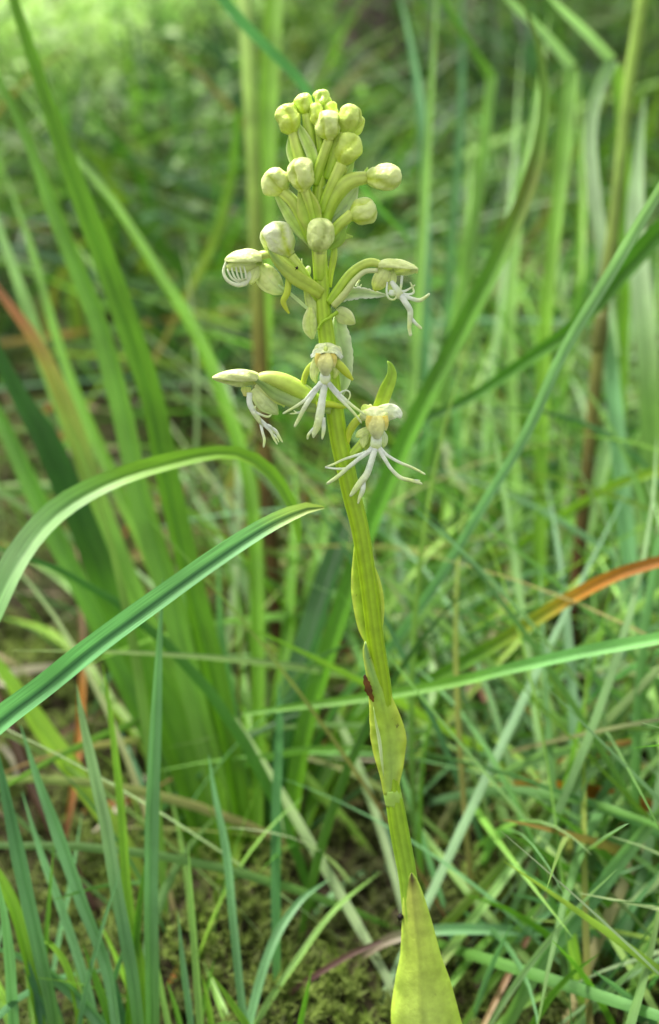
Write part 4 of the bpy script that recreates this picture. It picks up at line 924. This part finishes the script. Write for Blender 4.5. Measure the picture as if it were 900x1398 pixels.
# grass beside and behind the camera too, so the place does not end at the frame
n = 4000; b = np.stack([rng.uniform(-1.6, 1.6, n), rng.uniform(-.9, .9, n)], -1); b = b[(np.abs(b[:, 0]) > .42 + np.maximum(b[:, 1], 0) * .5)]; n = len(b)
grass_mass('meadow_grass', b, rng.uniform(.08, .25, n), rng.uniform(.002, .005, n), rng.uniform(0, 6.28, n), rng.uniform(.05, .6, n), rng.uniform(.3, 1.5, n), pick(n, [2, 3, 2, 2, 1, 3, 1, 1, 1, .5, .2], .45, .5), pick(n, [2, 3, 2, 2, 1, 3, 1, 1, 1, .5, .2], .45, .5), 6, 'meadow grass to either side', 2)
n = 600; b = area(n, .6, 1.5, .5)
grass_mass('fallen_grass', b, rng.uniform(.15, .4, n), rng.uniform(.003, .006, n), rng.choice([0, 3.14], n) + rng.normal(0, .45, n), rng.uniform(1.05, 1.4, n), rng.uniform(.0, .4, n), pick(n, [1, 2, 1, 3, 3, 2, 1, 1, 1, 1.5, .3], .4, .7), pick(n, [1, 1, 1, 3, 4, 2, 1, 1, 1, 1, .2], .4, .7), 9, 'long grass blades fallen over behind the orchid', 3, curl=rng.uniform(-.6, .6, n))
# dead litter lying flat
n = 1500; b = area(n, .28, 1.3, .5)
lit = np.array([[.32, .22, .11], [.45, .36, .2], [.2, .1, .05], [.5, .22, .06], [.55, .5, .35]])
cl = lit[rng.integers(0, 5, n)] * rng.uniform(.6, 1.1, (n, 1))
grass_mass('leaf_litter', b, rng.uniform(.015, .07, n), rng.uniform(.001, .0035, n), rng.uniform(0, 6.28, n), rng.uniform(1.2, 1.6, n), rng.uniform(-.2, .4, n), cl, cl, 5, 'dead blades and litter on the ground', 2, curl=rng.uniform(-1, 1, n))

# moss -------------------------------------------------------------------------------
def moss(name, n, region, size, cols, label):
    c = region(n); n = len(c)
    z = gh(c[:, 0], c[:, 1]); k = 22
    hue = np.clip(.5 + .5 * np.sin(c[:, 0] * 55 + 1) * np.sin(c[:, 1] * 43) + rng.normal(0, .2, n), 0, 1)
    base = np.c_[c, z - .001][:, None, :] + np.zeros((1, k, 1))
    hgt = size * rng.uniform(.6, 1.8, n)
    base = base + np.stack([np.zeros((n, k)), np.zeros((n, k)), np.linspace(.1, 1, k)[None, :] * hgt[:, None]], -1)
    lean = rng.normal(0, .35, (n, 2)); base[:, :, :2] += lean[:, None, :] * (np.linspace(0, 1, k)[None, :] * hgt[:, None])[..., None]
    az = rng.uniform(0, 6.28, (n, k)); el = rng.uniform(.1, 1.1, (n, k))
    ln = size * rng.uniform(.3, .9, (n, k))
    d = np.stack([np.cos(az) * np.cos(el), np.sin(az) * np.cos(el), np.sin(el)], -1)
    sd = np.stack([-np.sin(az), np.cos(az), np.zeros_like(az)], -1)
    w = ln * .11
    a = base - sd * w[..., None]; b2 = base + sd * w[..., None]; t = base + d * ln[..., None]
    V = np.stack([a, b2, t], 2).reshape(-1, 3)
    Q = np.arange(n * k * 3).reshape(-1, 3)
    C = (cols[0][None, :] * (1 - hue)[:, None] + cols[1][None, :] * hue[:, None]) * rng.uniform(.75, 1.25, (n, 1))
    C = np.repeat(C, k * 3, 0)
    return fastmesh(name, V, Q, C, np.zeros((len(V), 2)), M_MOSS, label)
moss('moss', 32000, lambda n: area(n, .12, .62, .6), .0042, (np.array([.055, .065, .012]), np.array([.17, .24, .035])), 'olive green moss cushions between the grass bases')
moss('moss', 9000, lambda n: area(n, .6, 1.6, .55), .012, (np.array([.06, .08, .015]), np.array([.16, .24, .045])), 'moss and ground cover further back')

# ground sheet -------------------------------------------------------------------------
def grid(xs, ys, name):
    X, Y = np.meshgrid(xs, ys); Z = gh(X, Y)
    V = np.stack([X, Y, Z], -1).reshape(-1, 3); ny, nx = X.shape
    i = np.arange(nx - 1)[None, :] + np.arange(ny - 1)[:, None] * nx
    Q = np.stack([i, i + 1, i + nx + 1, i + nx], -1).reshape(-1, 4)
    n1 = np.sin(V[:, 0] * 13) * np.sin(V[:, 1] * 11 + 1); far = np.clip((np.hypot(V[:, 0], V[:, 1]) - 1.2) / 3, 0, 1)[:, None]
    C = np.array([.035, .028, .014])[None, :] * (1 + .2 * n1)[:, None] * (1 - far) + np.array([.07, .13, .03])[None, :] * far
    return fastmesh(name, V, Q, C, np.zeros((len(V), 2)), M_SOIL, 'peaty ground under the meadow', None, 'structure')
def dens(a, b, n1, lim, n2):
    near = np.linspace(a, b, n1); g = np.geomspace(.05, 1, n2)[1:]
    return np.concatenate([a - (g[::-1]) * lim, near, b + g * lim])
grid(dens(-1.5, 1.5, 300, 200, 40), dens(-.8, 2.2, 300, 200, 40), 'ground')

# shrubs ------------------------------------------------------------------------------
def shrub(px, py, dist_scale, h, rad, nleaf, leaf, ca, cb, label, seed):
    d = gd(py) * dist_scale; c = W(px, py, d); c[2] = gh(c[0], c[1])
    r_ = np.random.default_rng(seed)
    t = thing('leafy_shrub', label, 'shrub', tuple(c), 'low shrubs at the back of the meadow')
    c = np.array(c)
    mb = MB(); tips = []
    for k in range(9):
        a = r_.uniform(0, 6.28); q = r_.uniform(.2, 1) * rad
        e = c + np.array([math.cos(a) * q, math.sin(a) * q, h * r_.uniform(.6, 1)])
        m_ = (c + e) / 2 + np.r_[r_.normal(0, rad * .12, 2), h * .1]
        P = spline(np.array([c, m_, e])[:, [0, 2, 1]], 10)[:, [0, 2, 1]]
        tube(mb, P, np.linspace(.006, .0015, 10) * h / .4, np.tile((.12, .08, .05), (10, 1)), 6); tips.append(P)
    mb.build('branch', M_BARK, t)
    tips = np.concatenate([p[3:] for p in tips])
    p = tips[r_.integers(0, len(tips), nleaf)] + r_.normal(0, rad * .2, (nleaf, 3))
    p[:, 2] = np.maximum(p[:, 2], c[2] + .01)
    az = r_.uniform(0, 6.28, nleaf); el = r_.normal(.1, .5, nleaf)
    dr = np.stack([np.cos(az) * np.cos(el), np.sin(az) * np.cos(el), np.sin(el)], -1)
    sd = unit(np.cross(dr, np.array([0, 0, 1.]) + r_.normal(0, .4, (nleaf, 3))))
    L_ = (leaf * r_.uniform(.6, 1.3, nleaf))[:, None]
    nn = np.cross(sd, dr)
    V = np.stack([p, p + dr * L_ * .45 + sd * L_ * .28 + nn * L_ * .05, p + dr * L_, p + dr * L_ * .45 - sd * L_ * .28 + nn * L_ * .05], 1).reshape(-1, 3) - c
    f_ = r_.uniform(0, 1, (nleaf, 1)); C = np.repeat((np.array(ca) * f_ + np.array(cb) * (1 - f_)) * r_.uniform(.8, 1.2, (nleaf, 1)), 4, 0)
    fastmesh('foliage', V, np.arange(nleaf * 4).reshape(-1, 4), C, np.zeros((nleaf * 4, 2)), M_GRASS, None, None, 'stuff', t)
for a in [(60, 215, 1, .16, .19, 3200, .015, (.60, .74, .38), (.36, .54, .14), 'bright yellow-green leafy shrub in the top left corner', 1),
          (235, 165, 1, .19, .19, 3000, .015, (.66, .82, .40), (.28, .50, .12), 'light green leafy shrub at the top edge right of the corner shrub', 2),
          (150, 105, 1, .24, .30, 2600, .022, (.56, .70, .36), (.34, .50, .14), 'pale bright leafy shrub at the top left, between and behind two nearer shrubs', 6),
          (240, 330, 1, .10, .11, 900, .012, (.26, .42, .12), (.10, .24, .04), 'low pale green shrub behind the blades left of the tall stalk', 3),
          (590, 190, 1, .14, .12, 900, .014, (.07, .14, .04), (.05, .11, .03), 'dark low shrub behind the upright blades near the top', 4),
          (800, 180, 1, .15, .16, 1500, .014, (.07, .15, .04), (.16, .26, .06), 'dim green shrub in the top right corner behind the tall stalk', 5)]:
    shrub(*a)

# trees at the back --------------------------------------------------------------------
def tree(px, py, r, h, label, seed):
    d = gd(py); c = W(px, py, d); c[2] = gh(c[0], c[1]) - .01
    r_ = np.random.default_rng(seed)
    t = thing('forest_tree', label, 'tree', tuple(c), 'trees at the edge of the meadow')
    k = np.linspace(0, 1, 30); P = np.stack([c[0] + .04 * h * np.sin(k * 3 + seed) * k, c[1] + .05 * h * k**2, c[2] + h * k], -1)
    mb = MB(); R = r * (1 - .75 * k) * (1 + .8 * np.exp(-k * 40))
    Tn = np.tile((.15, .12, .095), (30, 1)) * r_.uniform(.8, 1.2, (30, 1))
    th = np.linspace(0, 2 * math.pi, 22, endpoint=False)
    rr = 1 + .07 * np.sin(5 * th + seed)[None, :] + .05 * r_.normal(0, 1, (30, 22))
    V = P[:, None, :] + np.stack([np.cos(th), np.sin(th), 0 * th], -1)[None] * (R[:, None] * rr)[..., None]
    mb.add(V, strip_faces(30, 22, True), np.repeat(Tn, 22, 0))
    mb.build('trunk', M_BARK, t)
    pts = []
    mb = MB()
    for j in range(14):
        s0 = r_.uniform(.66, 1); b0 = P[int(s0 * 29)]; a = r_.uniform(0, 6.28); L_ = h * .38 * (1.25 - s0)
        e = b0 + np.array([math.cos(a) * L_, math.sin(a) * L_, L_ * .5]); m_ = (b0 + e) / 2 + np.array([0, 0, L_ * .1])
        Q_ = np.array([b0 * (1 - u)**2 + m_ * 2 * u * (1 - u) + e * u * u for u in np.linspace(0, 1, 9)])
        tube(mb, Q_, np.linspace(r * .3, r * .05, 9), np.tile((.14, .11, .085), (9, 1)), 7); pts.append(Q_[3:])
    mb.build('limb', M_BARK, t)
    pts = np.concatenate(pts); nl = 2600
    p = pts[r_.integers(0, len(pts), nl)] + r_.normal(0, h * .05, (nl, 3)) - c
    az = r_.uniform(0, 6.28, nl); dr = np.stack([np.cos(az), np.sin(az), r_.normal(0, .4, nl)], -1)
    sd = unit(np.cross(dr, np.array([0, 0, 1.]) + r_.normal(0, .5, (nl, 3)))); L_ = .05 * r_.uniform(.6, 1.4, (nl, 1))
    V = np.stack([p, p + dr * L_ * .5 + sd * L_ * .3, p + dr * L_, p + dr * L_ * .5 - sd * L_ * .3], 1).reshape(-1, 3)
    C = np.repeat(np.array([[.07, .16, .03]]) * r_.uniform(.6, 1.5, (nl, 1)), 4, 0)
    fastmesh('crown', V, np.arange(nl * 4).reshape(-1, 4), C, np.zeros((nl * 4, 2)), M_GRASS, None, None, 'stuff', t)
tree(685, 160, .032, 5.4, 'grey-brown tree trunk blurred at the top edge right of the spike', 3)
tree(512, 200, .022, 5.0, 'dim brown tree trunk at the top edge just right of the topmost buds', 5)
